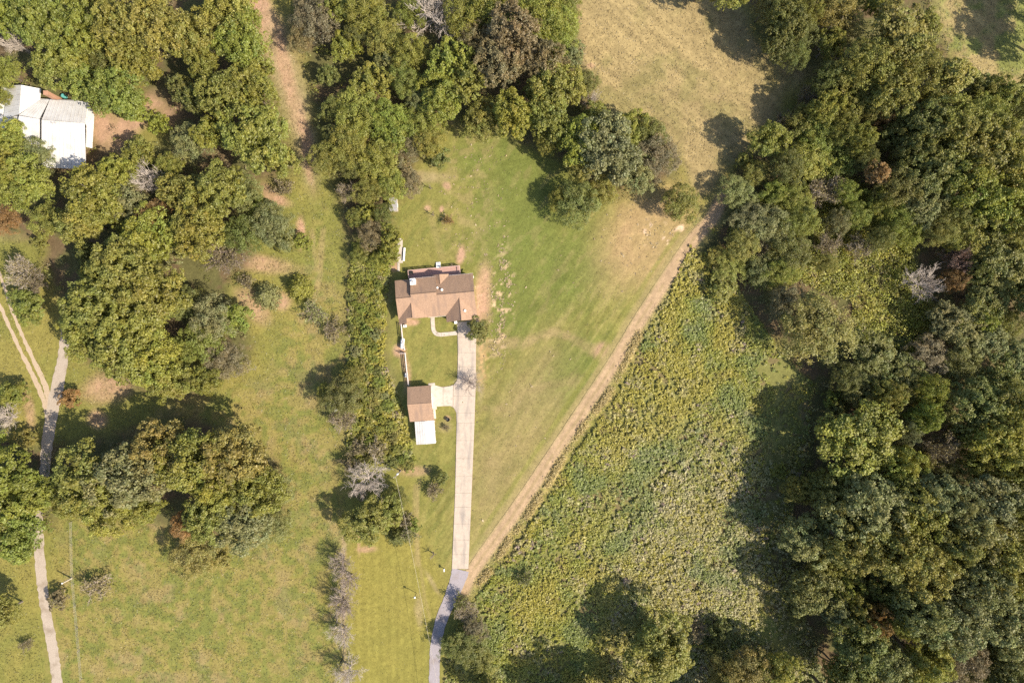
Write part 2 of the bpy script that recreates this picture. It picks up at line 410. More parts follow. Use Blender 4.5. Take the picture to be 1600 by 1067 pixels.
    # woodland floors
    wood = np.maximum.reduce([poly_mask(XW, YW, w, 14) for w in (WOOD_R, WOOD_L, WOOD_L2, WOOD_M)])
    lit = mix(np.broadcast_to(LITTER, X.shape + (3,)).copy(), MULCH, smooth(0.4, 0.6, med))
    keep = np.maximum.reduce([ell(X, Y, 200, 190, 70, 50, 0), ell(X, Y, 430, 340, 60, 60, 0), ell(X, Y, 395, 460, 40, 40)])
    wm = wood * (1 - keep * 0.9) * 0.92
    c = c * (1 - wm[..., None]) + lit * wm[..., None]
    bm_ = poly_mask(XW, YW, BRUSH, 6)
    c = mix(c, np.array((0.21, 0.195, 0.07)) * (0.8 + 0.4 * fine[..., None]), bm_ * 0.85)
    wd = poly_mask(XW * 0.3 + X * 0.7, YW * 0.3 + Y * 0.7, WEEDS, 4)
    wc = mix(np.broadcast_to(WEEDY, X.shape + (3,)).copy(), LITTER * 1.3, smooth(0.52, 0.64, med) * 0.6)
    c = c * (1 - wd[..., None]) + wc * wd[..., None]
    # grass swath in the weed meadow
    gs = poly_mask(XW, YW, [(1105, 930), (1160, 915), (1215, 985), (1195, 1010), (1130, 965)], 6)
    c = mix(c, np.array((0.19, 0.21, 0.06)), gs * 0.8)
    # farm track with two worn lines and the dry edge
    d = seg_dist(XW * 0.12 + X * 0.88, YW * 0.12 + Y * 0.88, TRACK_LINE)
    c = mix(c, np.array((0.25, 0.215, 0.085)), smooth(24, 14, d) * 0.75 * (1 - wd))
    c = mix(c, TRACK * (0.9 + 0.25 * fine[..., None]), smooth(15, 6, d) * 0.88)
    c = mix(c, STRAW * 0.8, smooth(3.2, 1, d) * smooth(0.4, 0.6, fbm(X, Y, 22, 19, 3)) * 0.55)
    L2 = [(x - 15, y - 6) for x, y in TRACK_LINE[2:-2]]
    c = mix(c, STRAW * 0.95, smooth(5, 1.5, seg_dist(X, Y, L2)) * 0.5)
    L3 = [(x - 24, y - 10) for x, y in TRACK_LINE[2:-2]]
    c = mix(c, LAWN * 1.1, smooth(5, 1.5, seg_dist(X, Y, L3)) * 0.6)
    c = mix(c, GOLD, smooth(10, 5, seg_dist(XW * 0.2 + X * 0.8, YW * 0.2 + Y * 0.8, EDGE_LINE)) * smooth(0.25, 0.5, fine) * smooth(0.25, 0.5, fbm(X, Y, 28, 29, 3)) * 0.95)
    # wheel marks and worn lines
    for line, w, col, k in [([(655, 750), (654, 790), (652, 850), (662, 930), (672, 965)], 2.2, STRAW, .35), ([(537, 840), (538, 1110)], 3.2, TAN, .65), ([(650, 760), (652, 880)], 4, STRAW, .5), ([(113, 820), (116, 910), (122, 1010)], 1.3, LUSH * 0.8, .5),
                            ([(505, 360), (500, 430), (490, 470), (470, 500)], 4, STRAW, .5), ([(487, 360), (494, 420)], 3, STRAW, .4), ([(670, 320), (690, 405)], 5, STRAW, .25)]:
        c = mix(c, col, smooth(w * 1.7, w * 0.5, seg_dist(XW * 0.2 + X * 0.8, YW * 0.2 + Y * 0.8, line)) * k)
    leaf = ell(X, Y, 754, 560, 9, 40, 0, 0.6) * smooth(0.45, 0.6, fbm(X, Y, 5, 83, 2))
    c = mix(c, np.array((0.42, 0.27, 0.13)), leaf * 0.7)
    return np.clip(c * (0.9 + 0.2 * fine[..., None]), 0.01, 0.9)

def axis(lo, hi, step, far):
    core = np.arange(lo, hi + 1e-6, step); ext = []; d = step; p = hi
    while p < far: d *= 1.5; p += d; ext.append(p)
    ext = np.array(ext)
    return np.concatenate([(lo - (ext - hi))[::-1], core, ext])

gx = axis(-120, 120, 0.34, 2500); gy = axis(-82, 82, 0.34, 2500)
GX, GY = np.meshgrid(gx, gy)
GZ = (fbm(GX, GY, 9, 5, 3) - 0.5) * 0.10 * ((np.abs(GX) < 300) & (np.abs(GY) < 300)) - 0.05
V = np.stack([GX.ravel(), GY.ravel(), GZ.ravel()], 1)
nx, ny = len(gx), len(gy)
idx = np.arange(nx * ny).reshape(ny, nx)
F = np.stack([idx[:-1, :-1].ravel(), idx[:-1, 1:].ravel(), idx[1:, 1:].ravel(), idx[1:, :-1].ravel()], 1)
GC = cover(GX.ravel() / S + CX, CY - GY.ravel() / S)
ground = link('ground', np_mesh('ground', V, F, M['ground'], GC, True))
prop(ground, kind='structure')

# ---------------------------------------------------------------- drives, track, paths
def resample(pts, step):
    out = []
    for (a, b) in zip(pts[:-1], pts[1:]):
        n = max(1, int(math.hypot(b[0] - a[0], b[1] - a[1]) / step))
        for i in range(n): out.append(tuple(a[k] + (b[k] - a[k]) * i / n for k in range(len(a))))
    out.append(tuple(pts[-1])); return out

def smooth_line(pts, it=2):
    for _ in range(it):
        q = [pts[0]]
        for a, b in zip(pts[:-1], pts[1:]):
            q.append(tuple(a[k] * .75 + b[k] * .25 for k in range(len(a)))); q.append(tuple(a[k] * .25 + b[k] * .75 for k in range(len(a))))
        q.append(pts[-1]); pts = q
    return pts

def ribbon(name, pts, mat, z, across=5, step=4, ragged=0.6, seed=1, tint=False):
    """a sheet along pts (photo x, y, width in px)"""
    rs = random.Random(seed); L = resample(smooth_line(pts), step); V = []; F = []; n = across + 1
    for i, (x, y, w) in enumerate(L):
        a = L[max(0, i - 1)]; b = L[min(len(L) - 1, i + 1)]
        tx, ty = b[0] - a[0], b[1] - a[1]; l = math.hypot(tx, ty) or 1; nx_, ny_ = -ty / l, tx / l
        j0, j1 = rs.uniform(-ragged, ragged), rs.uniform(-ragged, ragged)
        for k in range(n):
            t = -0.5 + k / across
            q = t * w + (j0 if k == 0 else j1 if k == across else 0)
            p = P(x + nx_ * q, y + ny_ * q); V.append((p.x, p.y, z))
    for i in range(len(L) - 1):
        for k in range(across):
            a = i * n + k; F.append((a, a + n, a + n + 1, a + 1))
    V = np.array(V); col = cover(V[:, 0] / S + CX, CY - V[:, 1] / S) if tint else None
    o = link(name, np_mesh(name, V, np.array(F)[:, ::-1] if True else F, mat, col))
    me = o.data
    if me.polygons[0].normal.z < 0: me.flip_normals()
    return prop(o, kind='structure')

ribbon('dirt_track', [(x, y, 22) for x, y in TRACK_LINE], M['ground'], 0.012, across=10, step=2, ragged=0.5, tint=True)
ribbon('asphalt_drive', [(719.5, 890, 27), (716, 905, 24.5), (706, 930, 21), (697, 950, 19), (687, 975, 17.5), (681, 1005, 17), (679, 1040, 16.5), (677, 1120, 16)], M['asphalt'], 0.02, ragged=0.5, seed=3)
ribbon('gravel_drive', [(104, 500, 14), (101, 540, 16), (97, 570, 18), (88, 612, 21), (78, 660, 19), (73, 700, 17), (69, 745, 15), (62, 790, 13), (60, 815, 13), (60, 840, 16), (63, 880, 16.5), (68, 930, 17), (76, 980, 17), (84, 1020, 16.5), (95, 1110, 16)], M['gravel'], 0.02, ragged=1.0, seed=4)
ribbon('wheel_rut', [(-30, 420, 4), (0, 476, 5), (25, 535, 5.5), (50, 583, 6.5), (68, 622, 8), (74, 655, 5)], M['sand'], 0.014, across=3, ragged=0.9, seed=5)
ribbon('wheel_rut', [(-12, 395, 4), (4, 440, 4.5), (22, 495, 5), (44, 545, 5.5), (64, 585, 8), (76, 618, 9), (77, 645, 6)], M['sand'], 0.017, across=3, ragged=0.9, seed=6)

def slab(poly, parent, mat, top=0.05, gap=0.35, name='slab'):
    cx = sum(p[0] for p in poly) / len(poly); cy = sum(p[1] for p in poly) / len(poly)
    q = []
    for x, y in poly:
        d = math.hypot(x - cx, y - cy); k = (d - gap * 0.7) / d
        q.append(P(cx + (x - cx) * k, cy + (y - cy) * k)); q[-1].z = top
    if sum(q[i].x * q[(i + 1) % len(q)].y - q[(i + 1) % len(q)].x * q[i].y for i in range(len(q))) < 0: q.reverse()
    mb = MB(); mb.prism(q, (0, 0, -0.12)); return mb.obj(name, mat, parent)

drv = MB()
bed = [(714.5, 503), (748, 500), (744, 530), (743.5, 600), (741.5, 660), (737, 770), (732, 889), (706, 888), (711, 770), (713.5, 660), (713, 645), (709, 637), (703, 634), (678, 635), (677, 606), (703, 603), (709, 601), (714.5, 594), (715.5, 560)]
bp_ = [P(x, y) for x, y in bed]
for p in bp_: p.z = 0.012
mbb = MB(); mbb.face(bp_[::-1] if sum(bp_[i].x * bp_[(i + 1) % len(bp_)].y - bp_[(i + 1) % len(bp_)].x * bp_[i].y for i in range(len(bp_))) < 0 else bp_)
driveway = mbb.obj('driveway', M['joint']); prop(driveway, kind='structure')
LE = [(714.5, 503), (715, 530), (715.5, 560), (714.5, 594)]; RE = [(748, 500), (744, 530), (743.5, 562), (743.5, 597)]
def lerp_edge(E, y):
    for a, b in zip(E[:-1], E[1:]):
        if a[1] <= y <= b[1] + 1e-6: return a[0] + (b[0] - a[0]) * (y - a[1]) / (b[1] - a[1])
    return E[-1][0]
LW = [(714.5, 503), (715, 530), (715.5, 560), (714.5, 594), (713, 645), (713.5, 660), (711, 770), (706, 889)]
RW_ = [(748, 503), (744, 530), (743.5, 600), (741.5, 660), (737, 770), (732, 889)]
ys = [503, 527, 551, 573, 594]
for a, b in zip(ys[:-1], ys[1:]): slab([(lerp_edge(LW, a), a), (lerp_edge(RW_, a), a), (lerp_edge(RW_, b), b), (lerp_edge(LW, b), b)], driveway, M['concrete'])
slab([(709, 600.5), (714.5, 594), (743.5, 594), (742.8, 619), (708, 619)], driveway, M['concrete'])
slab([(708, 619), (742.8, 619), (742, 645), (713, 645), (711.5, 640), (708, 636.5)], driveway, M['concrete'])
slab([(692.5, 605), (703, 603), (708, 601), (707.5, 634.5), (703, 634), (692.5, 634.5)], driveway, M['concrete_new'])
slab([(674, 600), (692.5, 605), (692.5, 634.5), (676.5, 636)], driveway, M['concrete_new'])
ys = [645, 661, 688, 716, 744, 770, 792, 818, 843, 866, 888.5]
for a, b in zip(ys[:-1], ys[1:]): slab([(lerp_edge(LW, a), a), (lerp_edge(RW_, a), a), (lerp_edge(RW_, b), b), (lerp_edge(LW, b), b)], driveway, M['concrete'])

walk_pts = smooth_line([(675.8, 494.5, 6.6), (676.3, 508, 6.4), (677.5, 518, 6.4), (684, 523.2, 6.4), (697, 522.2, 6.2), (714, 520.2, 6.2)], 3)
mbw = MB(); lw = []; rw = []
for i, (x, y, w) in enumerate(walk_pts):
    a = walk_pts[max(0, i - 1)]; b = walk_pts[min(len(walk_pts) - 1, i + 1)]
    l = math.hypot(b[0] - a[0], b[1] - a[1]); n_ = (-(b[1] - a[1]) / l, (b[0] - a[0]) / l)
    lw.append((x + n_[0] * w / 2, y + n_[1] * w / 2)); rw.append((x - n_[0] * w / 2, y - n_[1] * w / 2))
for i in range(len(lw) - 1):
    q = [P(*lw[i]), P(*lw[i + 1]), P(*rw[i + 1]), P(*rw[i])]
    for p in q: p.z = 0.014
    mbw.face(q[::-1] if (q[1] - q[0]).cross(q[3] - q[0]).z < 0 else q)
walkway = mbw.obj('walkway', M['joint']); prop(walkway, kind='structure')
k = len(lw); cuts = [0, 7, 13, 19, 25, 31, k - 1]
for a, b in zip(cuts[:-1], cuts[1:]):
    slab(lw[a:b + 1] + rw[a:b + 1][::-1], walkway, M['concrete_new'], gap=0.3)
patio = MB()
q = [P(x, y) for x, y in [(620.5, 411), (629.5, 411), (629, 374), (625, 371.5), (621.5, 374)]]
for p in q: p.z = 0.06
patio.prism(q, (0, 0, -0.1)); prop(patio.obj('patio', M['concrete_new']), kind='structure')
q = [P(x, y) for x, y in [(621.2, 424), (624.8, 423.5), (624.5, 411.5), (621, 411.5)]]
for p in q: p.z = 0.045
pth = MB(); pth.prism(q, (0, 0, -0.1)); prop(pth.obj('path', M['concrete_new']), kind='structure')
# ---------------------------------------------------------------- brown-roofed house
def win(parent, u0, u1, v, z0, z1, out):
    """window in a wall facing along v (out = -1 front, +1 rear)"""
    f = MB()
    t = 0.08
    for (a, b, c, d) in ((u0 - t, u1 + t, z1, z1 + t), (u0 - t, u1 + t, z0 - t, z0), (u0 - t, u0, z0, z1), (u1, u1 + t, z0, z1), ((u0 + u1) / 2 - .03, (u0 + u1) / 2 + .03, z0, z1)):
        f.box(a, min(v, v + out * .07), c, b, max(v, v + out * .07), d)
    w = f.obj('window', M['white'], parent)
    g = MB(); g.box(u0, min(v + out * .01, v + out * .03), z0, u1, max(v + out * .01, v + out * .03), z1); g.obj('pane', M['glass'], w)

def door(parent, u0, u1, v, z0, z1, out, mat):
    f = MB(); f.box(u0, min(v, v + out * .05), z0, u1, max(v, v + out * .05), z1)
    d = f.obj('door', mat, parent)
    k = MB(); k.lathe([(0.02, -.05), (.035, 0), (.02, .05)], (u1 - .12, v + out * .09, z0 + 1.0), 8); k.obj('handle', M['dark'], d)

def roof(parent, pts, mat, name='roof', thick=0.16):
    mb = MB(); p = [Vector(q) for q in pts]
    if (p[1] - p[0]).cross(p[2] - p[0]).z < 0: p.reverse()
    mb.prism(p, (0, 0, -thick)); return mb.obj(name, mat, parent)

def profile_wall(parent, prof, u0, u1, mat, along='u'):
    """solid under a gable profile of (across, z) points"""
    mb = MB()
    f = (lambda t, q: (t, q[0], q[1])) if along == 'u' else (lambda t, q: (q[0], t, q[1]))
    mb.prism([f(u1, q) for q in prof], tuple((u0 - u1) if i == (0 if along == 'u' else 1) else 0 for i in range(3)))
    return mb.obj('wall', mat, parent)

o0 = P(665.6, 495.3, 2.4)
HA = math.radians(5.3)
house = prop(empty('brown_roofed_house', (o0.x, o0.y, 0), HA), 'single-storey house with brown shingle gables and a reddish rear deck', 'house')
sh = M['shingle']
profile_wall(house, [(.5, 0), (8.0, 0), (8.0, 2.55), (4.37, 4.6), (.5, 2.45)], -5.55, 10.55, M['siding'])
profile_wall(house, [(.55, 2.0), (8.05, 2.0), (8.05, 3.15), (4.95, 4.97), (.55, 2.4)], -2.40, 2.82, M['siding'])
profile_wall(house, [(4.75, 0), (10.6, 0), (10.6, 2.35), (7.62, 4.08), (4.75, 2.35)], -1.2, 1.5, M['siding'], 'v')
profile_wall(house, [(-5.5, 0), (.0, 0), (.0, 2.4), (-2.72, 3.95), (-5.5, 2.4)], .25, 1.5, M['siding'], 'v')
p1 = .566
roof(house, [(-2.55, -.1, 2.4 - .1 * p1), (2.95, -.1, 2.4 - .1 * p1), (2.95, 4.95, 5.2), (-2.55, 4.95, 5.2)], sh)
roof(house, [(2.954, -.05, 2.37), (10.95, -.05, 2.37), (10.95, 4.37, 4.87), (2.954, 4.37, 4.87)], sh)
roof(house, [(-5.93, 0, 2.4), (-2.554, 0, 2.4), (-2.554, 4.37, 4.87), (-5.75, 4.37, 4.87)], sh)
roof(house, [(-2.55, 4.954, 5.2), (2.95, 4.954, 5.2), (2.95, 8.42, 3.2), (-2.55, 8.42, 3.2)], sh)
roof(house, [(2.955, 4.374, 4.87), (10.95, 4.374, 4.87), (10.95, 8.4, 2.55), (2.955, 8.4, 2.55)], sh)
roof(house, [(-5.75, 4.374, 4.87), (-2.555, 4.374, 4.87), (-2.555, 8.4, 2.55), (-5.97, 8.4, 2.55)], sh)
# right front gable, left front gable, rear gable
roof(house, [(4.33, -1.52, 2.36), (7.616, -1.52, 4.28), (7.616, 3.5, 4.28), (4.33, 3.5, 2.36)], sh)
roof(house, [(11.02, -1.52, 2.36), (11.02, 1.2, 2.36), (7.624, 3.5, 4.28), (7.624, -1.52, 4.28)], sh)
roof(house, [(-5.87, .05, 2.42), (-2.724, .05, 4.2), (-2.724, 3.3, 4.2), (-5.87, 3.3, 2.42)], sh)
roof(house, [(.45, .04, 2.40), (.45, 3.3, 2.40), (-2.716, 3.3, 4.2), (-2.716, .04, 4.2)], sh)
roof(house, [(-5.87, -1.0, 2.42), (-4.1, -1.0, 3.42), (-4.1, .045, 3.42), (-5.87, .045, 2.42)], sh)
roof(house, [(1.85, 8.78, 2.5), (1.85, 6.5, 2.5), (3.776, 6.5, 3.56), (3.776, 8.78, 3.56)], sh)
roof(house, [(5.72, 8.78, 2.5), (3.784, 8.78, 3.56), (3.784, 6.5, 3.56), (5.72, 6.5, 2.5)], sh)
profile_wall(house, [(2.1, 0), (5.5, 0), (5.5, 2.45), (3.78, 3.35), (2.1, 2.45)], 7.0, 8.5, M['siding'], 'v')
rc = MB()
for a, b in (((-2.55, 4.95, 5.21), (2.95, 4.95, 5.21)), ((2.96, 4.37, 4.88), (10.95, 4.37, 4.88)), ((-5.75, 4.37, 4.88), (-2.56, 4.37, 4.88)), ((7.62, -1.52, 4.29), (7.62, 3.3, 4.29)), ((-2.72, .05, 4.21), (-2.72, 3.1, 4.21)), ((3.78, 8.78, 3.57), (3.78, 6.7, 3.57))):
    rc.tube([a, b], [.07, .07], 5)
rc.obj('ridge_cap', noise_mat('ridge_shingles', (.15, .10, .07), (.22, .145, .10), 3), house)
g = MB(); g.box(-2.55, 8.43, 3.07, 2.95, 8.49, 3.14); g.obj('gutter', M['fence'], house)
g = MB(); g.box(5.75, 8.41, 2.42, 10.95, 8.47, 2.49); g.obj('gutter', M['fence'], house)
g = MB(); g.box(.5, -.2, 2.18, 4.3, -.11, 2.29); g.obj('gutter', M['pale_wood'], house)
for (u, v, z, r) in ((3.2, 5.9, 3.75, .2), (4.15, 5.35, 4.05, .24), (8.6, .5, 3.55, .24)):
    mb = MB(); mb.lathe([(r * .8, 0), (r * .8, .45), (r * 1.15, .46), (r * 1.1, .58), (r * .3, .62)], (u, v, z), 10); mb.obj('roof_vent', M['white'], house)
mb = MB(); mb.box(-2.25, 6.95, 2.8, -1.25, 8.15, 5.55); chim = mb.obj('chimney', M['siding'], house)
mb = MB(); mb.box(-2.32, 6.88, 5.55, -1.18, 8.22, 5.68); mb.obj('chimney_cap', M['white'], chim)
mb = MB(); mb.lathe([(.22, 5.68), (.22, 5.95), (.3, 5.96), (.3, 6.02)], (-1.75, 7.6, 0), 10); mb.obj('flue', M['grey_metal'], chim)
# deck
dk = MB(); dk.box(-3.1, 8.1, .42, 8.2, 10.45, .6); deck = dk.obj('deck', M['deck'], house)
ra = MB()
ra.box(-3.12, 10.36, 1.42, 2.98, 10.5, 1.5); ra.box(4.0, 10.36, 1.42, 8.22, 10.5, 1.5); ra.box(-3.14, 8.6, 1.42, -3.0, 10.355, 1.5); ra.box(8.08, 8.6, 1.42, 8.22, 10.355, 1.5)
ra.box(-3.1, 10.4, .78, 2.96, 10.46, .84); ra.box(4.02, 10.4, .78, 8.2, 10.46, .84)
ra.obj('handrail', M['deck_rail'], deck)
for u in (-3.02, -1.5, 0, 1.5, 2.9, 4.08, 5.5, 6.9, 8.1):
    mb = MB(); mb.box(u - .06, 10.37, 0, u + .06, 10.49, 1.415); mb.obj('post', M['deck_rail'], deck)
bl = MB(); u = -2.9
while u < 8.1:
    if not 2.9 < u < 4.05: bl.box(u - .025, 10.41, .845, u + .025, 10.45, 1.415)
    u += .2
prop(bl.obj('baluster', M['deck_rail'], deck), kind='stuff')
for i, z in enumerate((.58, .40, .22)):
    mb = MB(); mb.box(3.02, 10.5 + i * .42, 0, 3.98, 10.5 + (i + 1) * .42, z); mb.obj('step', M['white'], deck)
# windows and doors
for (a, b) in ((-4.6, -3.2), (-1.9, -.6)): win(house, a, b, .25, .9, 2.0, -1)
win(house, 3.1, 4.3, .5, .9, 2.0, -1)
door(house, 1.0, 1.95, .5, 0.05, 2.05, -1, M['brick'])
mb = MB()
for i in range(4): mb.box(6.0, -1.24, .06 + i * .56, 9.2, -1.19 - .02 * (i % 2), .6 + i * .56)
mb.obj('garage_door', M['white'], house)
for (a, b) in ((-5, -3.6), (-1.2, .2), (6.4, 7.8), (8.6, 10)): win(house, a, b, 8.0 if (a < -3 or a > 5) else 8.05, 1.2, 2.25, 1)
door(house, 3.3, 4.3, 8.5, .62, 2.4, 1, M['white'])
mb = MB(); mb.box(10.6, 7.6, 0, 10.95, 8.0, 1.2); mb.obj('meter_box', M['white'], house)

def at(u, v, z=0.0, o=o0, a=HA): return Vector((o.x + u * math.cos(a) - v * math.sin(a), o.y + u * math.sin(a) + v * math.cos(a), z))

def thing(name, label, cat, loc, rz=0.0, group=None): return prop(empty(name, loc, rz), label, cat, group)

t = thing('barbecue_grill', 'black covered grill standing on the corner of the reddish deck', 'grill', at(-2.5, 9.95, .6), HA)
mb = MB(); mb.box(-.42, -.26, .1, .42, .26, .8); mb.obj('cabinet', M['dark'], t)
mb = MB(); mb.prism([(-.42, -.3, .85), (.42, -.3, .85), (.36, .0, 1.1), (-.36, .0, 1.1)], (0, .02, -.06)); mb.prism([(-.36, .0, 1.1), (.36, .0, 1.1), (.42, .28, .85), (-.42, .28, .85)], (0, 0, -.06)); mb.obj('lid', M['dark'], t)
for sx in (-.36, .36):
    for sy in (-.22, .22):
        mb = MB(); mb.lathe([(.05, 0), (.05, .1)], (sx, sy, 0), 8); mb.obj('wheel', M['dark'], t)

def cabinet(name, label, cat, loc, rz, sx, sy, sz):
    t = thing(name, label, cat, loc, rz)
    mb = MB(); mb.box(-sx / 2, -sy / 2, .04, sx / 2, sy / 2, sz); mb.obj('casing', M['white'], t)
    mb = MB(); mb.lathe([(min(sx, sy) * .36, sz), (min(sx, sy) * .38, sz + .03), (.05, sz + .06)], (0, 0, 0), 12); mb.obj('fan_grille', M['grey_metal'], t)
    mb = MB(); mb.box(-sx / 2 - .08, -sy / 2 - .08, 0, sx / 2 + .08, sy / 2 + .08, .04); mb.obj('pad', M['concrete_new'], t)
p = P(633, 509.5)
cabinet('heat_pump', 'white heat pump on a pad by the front corner of the house', 'heat pump', (p.x, p.y, 0), HA, .62, .5, .8)
t = thing('wheelie_bin', 'white bin standing against the front wall beside the driveway', 'bin', P(712.5, 503.8), HA)
mb = MB(); mb.prism([(-.26, -.28, .95), (.26, -.28, .95), (.26, .28, .95), (-.26, .28, .95)], (0, 0, -.9)); mb.obj('body', M['white'], t)
mb = MB(); mb.box(-.3, -.32, .951, .3, .32, 1.03); mb.obj('lid', M['white'], t)
for s_ in (-.27, .27):
    mb = MB(); mb.lathe([(.09, -.03), (.09, .03)], (s_, .25, .09), 10, 'x'); mb.obj('wheel', M['dark'], t)

# ---------------------------------------------------------------- garage and carport
g0 = P(638, 658, 2.4); GA = math.radians(4.2)
gar = prop(empty('garage', (g0.x, g0.y, 0), GA), 'small detached garage with a brown gable roof beside the driveway', 'garage')
profile_wall(gar, [(.1, 0), (7.05, 0), (7.05, 2.15), (3.7, 3.92), (.1, 2.15)], .5, 5.2, M['siding'])
roof(gar, [(.3, -.17, 2.25), (5.6, -.17, 2.25), (5.5, 3.716, 4.15), (.3, 3.716, 4.15)], sh)
roof(gar, [(.3, 3.724, 4.15), (5.5, 3.724, 4.15), (5.4, 7.34, 2.3), (.3, 7.34, 2.3)], sh)
mb = MB(); mb.tube([(.3, 3.72, 4.16), (5.5, 3.72, 4.16)], [.06, .06], 5); mb.obj('ridge_cap', M['shingle'], gar)
mb = MB()
for i in range(4): mb.box(5.2, 2.2, .06 + i * .5, 5.24 + .02 * (i % 2), 5.6, .54 + i * .5)
mb.obj('garage_door', M['white'], gar)
mb = MB(); mb.box(5.2, .6, .05, 5.25, 1.5, 2.0); d_ = mb.obj('door', M['white'], gar)
mb = MB(); mb.lathe([(.02, -.05), (.035, 0), (.02, .05)], (5.3, 1.4, 1.0), 8); mb.obj('handle', M['dark'], d_)
mb = MB(); mb.box(5.3, -.1, 0, 5.75, 2.0, .12); mb.obj('step', M['pale_wood'], gar)
q = [at(5.2, 1.9, .03, g0, GA), at(6.05, 1.9, .03, g0, GA), at(6.05, 7.7, .03, g0, GA), at(4.6, 7.7, .03, g0, GA), at(4.6, 7.2, .03, g0, GA), at(5.2, 7.2, .03, g0, GA)]
mb = MB(); mb.prism(q, (0, 0, -.09)); prop(mb.obj('pavement', M['concrete_new']), kind='structure')
# carport roof sheets
cp = prop(empty('carport', at(1.3, -.2, 0, g0, GA), GA), 'white metal-roofed carport joined to the end of the garage', 'carport')
n = 8
for i in range(n):
    u0, u1 = i * 4.25 / n, (i + 1) * 4.25 / n
    z = lambda u: 2.35 - abs(u - 2.12) * .16
    mats = M['metal_roof']
    mb = MB(); a, b = u0 + .012, u1 - .012
    mb.prism([(a, -5.0, z(a)), ((a + b) / 2, -5.0, z((a + b) / 2) + .0), (b, -5.0, z(b)), (b, -.04, z(b)), ((a + b) / 2, -.04, z((a + b) / 2)), (a, -.04, z(a))], (0, 0, -.05))
    mb.box(a, -5.0, z(a) + .001, a + .04, -.04, z(a) + .04)
    mb.obj('panel', mats, cp)
for u in (.15, 4.1):
    for v in (-.4, -2.6, -4.8):
        mb = MB(); mb.box(u - .06, v - .06, 0, u + .06, v + .06, 1.98); mb.obj('post', M['white'], cp)
for v0, v1 in ((-5.02, -4.94), (-.16, -.1)):
    mb = MB(); mb.box(.1, v0, 1.86, 4.15, v1, 1.97); mb.obj('beam', M['white'], cp)

# ---------------------------------------------------------------- yard fence, tank and small yard things
def fence_run(pts, h, label, name='yard_fence', boards=True):
    a = P(*pts[0]); f = thing(name, label, 'fence', a)
    L = resample(pts, 13)
    W_ = [P(x, y) - a for x, y in L]
    for p_ in W_:
        mb = MB(); mb.box(p_.x - .06, p_.y - .06, 0, p_.x + .06, p_.y + .06, h + .06); mb.obj('post', M['fence'], f)
    for p_, q_ in zip(W_[:-1], W_[1:]):
        d = (q_ - p_).normalized() * .07; n_ = Vector((-d.y, d.x, 0)).normalized() * .05
        for z in (.35, .8, h - .1):
            mb = MB(); A, B = p_ + d, q_ - d
            pts_ = [A - n_, B - n_, B + n_, A + n_]
            mb.prism([(v.x, v.y, z + .12) for v in pts_], (0, 0, -.16)); mb.obj('rail', M['fence'], f)
    return f
fence_run([(627.8, 507), (629.5, 525), (633, 546.5)], 1.3, 'pinkish white rail fence running from the house corner to the gate gap')
fence_run([(633.8, 551.5), (636, 575), (639.2, 601)], 1.3, 'pinkish white rail fence running from the gate gap to the garage')
t = thing('gate', 'pinkish white gate standing open in the yard fence gap', 'gate', P(626, 552), 0)
mb = MB()
L_ = (633 - 626) * S
for z in (.3, .75, 1.2): mb.box(0, -.04, z, L_, .04, z + .12)
mb.obj('rail', M['fence'], t)
for x in (.03, L_ - .03):
    mb = MB(); mb.box(x - .05, -.05, .05, x + .05, .05, 1.4); mb.obj('stile', M['fence'], t)
t = thing('propane_tank', 'white horizontal propane tank beside the yard fence', 'tank', P(629.5, 536.5), math.radians(-5))
mb = MB(); mb.lathe([(.05, -1.2), (.25, -1.15), (.39, -.98), (.42, -.8), (.42, .8), (.39, .98), (.25, 1.15), (.05, 1.2)], (0, 0, .72), 16, 'y'); mb.obj('shell', M['white'], t, True)
mb = MB(); mb.lathe([(.13, 1.12), (.14, 1.22), (.1, 1.3), (.02, 1.31)], (0, 0, 0), 10); mb.obj('valve_cover', M['white'], t)
for y in (-.7, .7):
    mb = MB(); mb.box(-.3, y - .08, 0, .3, y + .08, .45); mb.obj('foot', M['white'], t)
t = thing('planter', 'small white tub planter beside the yard fence near the garage', 'planter', P(635, 586))
mb = MB(); mb.prism([(-.2, -.42, .55), (.2, -.42, .55), (.2, .42, .55), (-.2, .42, .55)], (0, 0, -.55)); mb.obj('tub', M['white'], t)
mb = MB(); mb.box(-.24, -.46, .551, .24, .46, .6); mb.obj('rim', M['white'], t)
t = thing('bench', 'long white plank bench beside the pale concrete pad', 'bench', P(632, 398), math.radians(-4))
mb = MB(); mb.box(-.2, -1.45, .42, .2, 1.45, .5); mb.obj('seat', M['white'], t)
for y in (-1.2, 0, 1.2):
    mb = MB(); mb.box(-.17, y - .06, 0, .17, y + .06, .419); mb.obj('leg', M['white'], t)
t = thing('garden_shed', 'small grey sheet-roofed shed half under the hedgerow trees', 'shed', P(616.5, 322), math.radians(3))
mb = MB(); mb.box(-.75, -1.3, 0, .75, 1.3, 1.75); mb.obj('wall', M['pale_wood'], t)
for i in range(5):
    a = -.9 + i * .36
    mb = MB(); mb.prism([(a + .01, -1.45, 1.86 + i * .05), (a + .35, -1.45, 1.9 + i * .05), (a + .35, 1.45, 1.9 + i * .05), (a + .01, 1.45, 1.86 + i * .05)], (0, 0, -.05)); mb.obj('panel', M['grey_metal'], t)
mb = MB(); mb.box(.75, -.4, .05, .79, .4, 1.6); mb.obj('door', M['white'], t)
t = thing('fire_pit', 'dark round fire pit on the lawn between garage and driveway', 'fire pit', P(700, 655))
mb = MB(); mb.lathe([(.38, .35), (.45, .62), (.42, .64), (.33, .45), (.1, .38)], (0, 0, 0), 14); mb.obj('bowl', M['dark'], t)
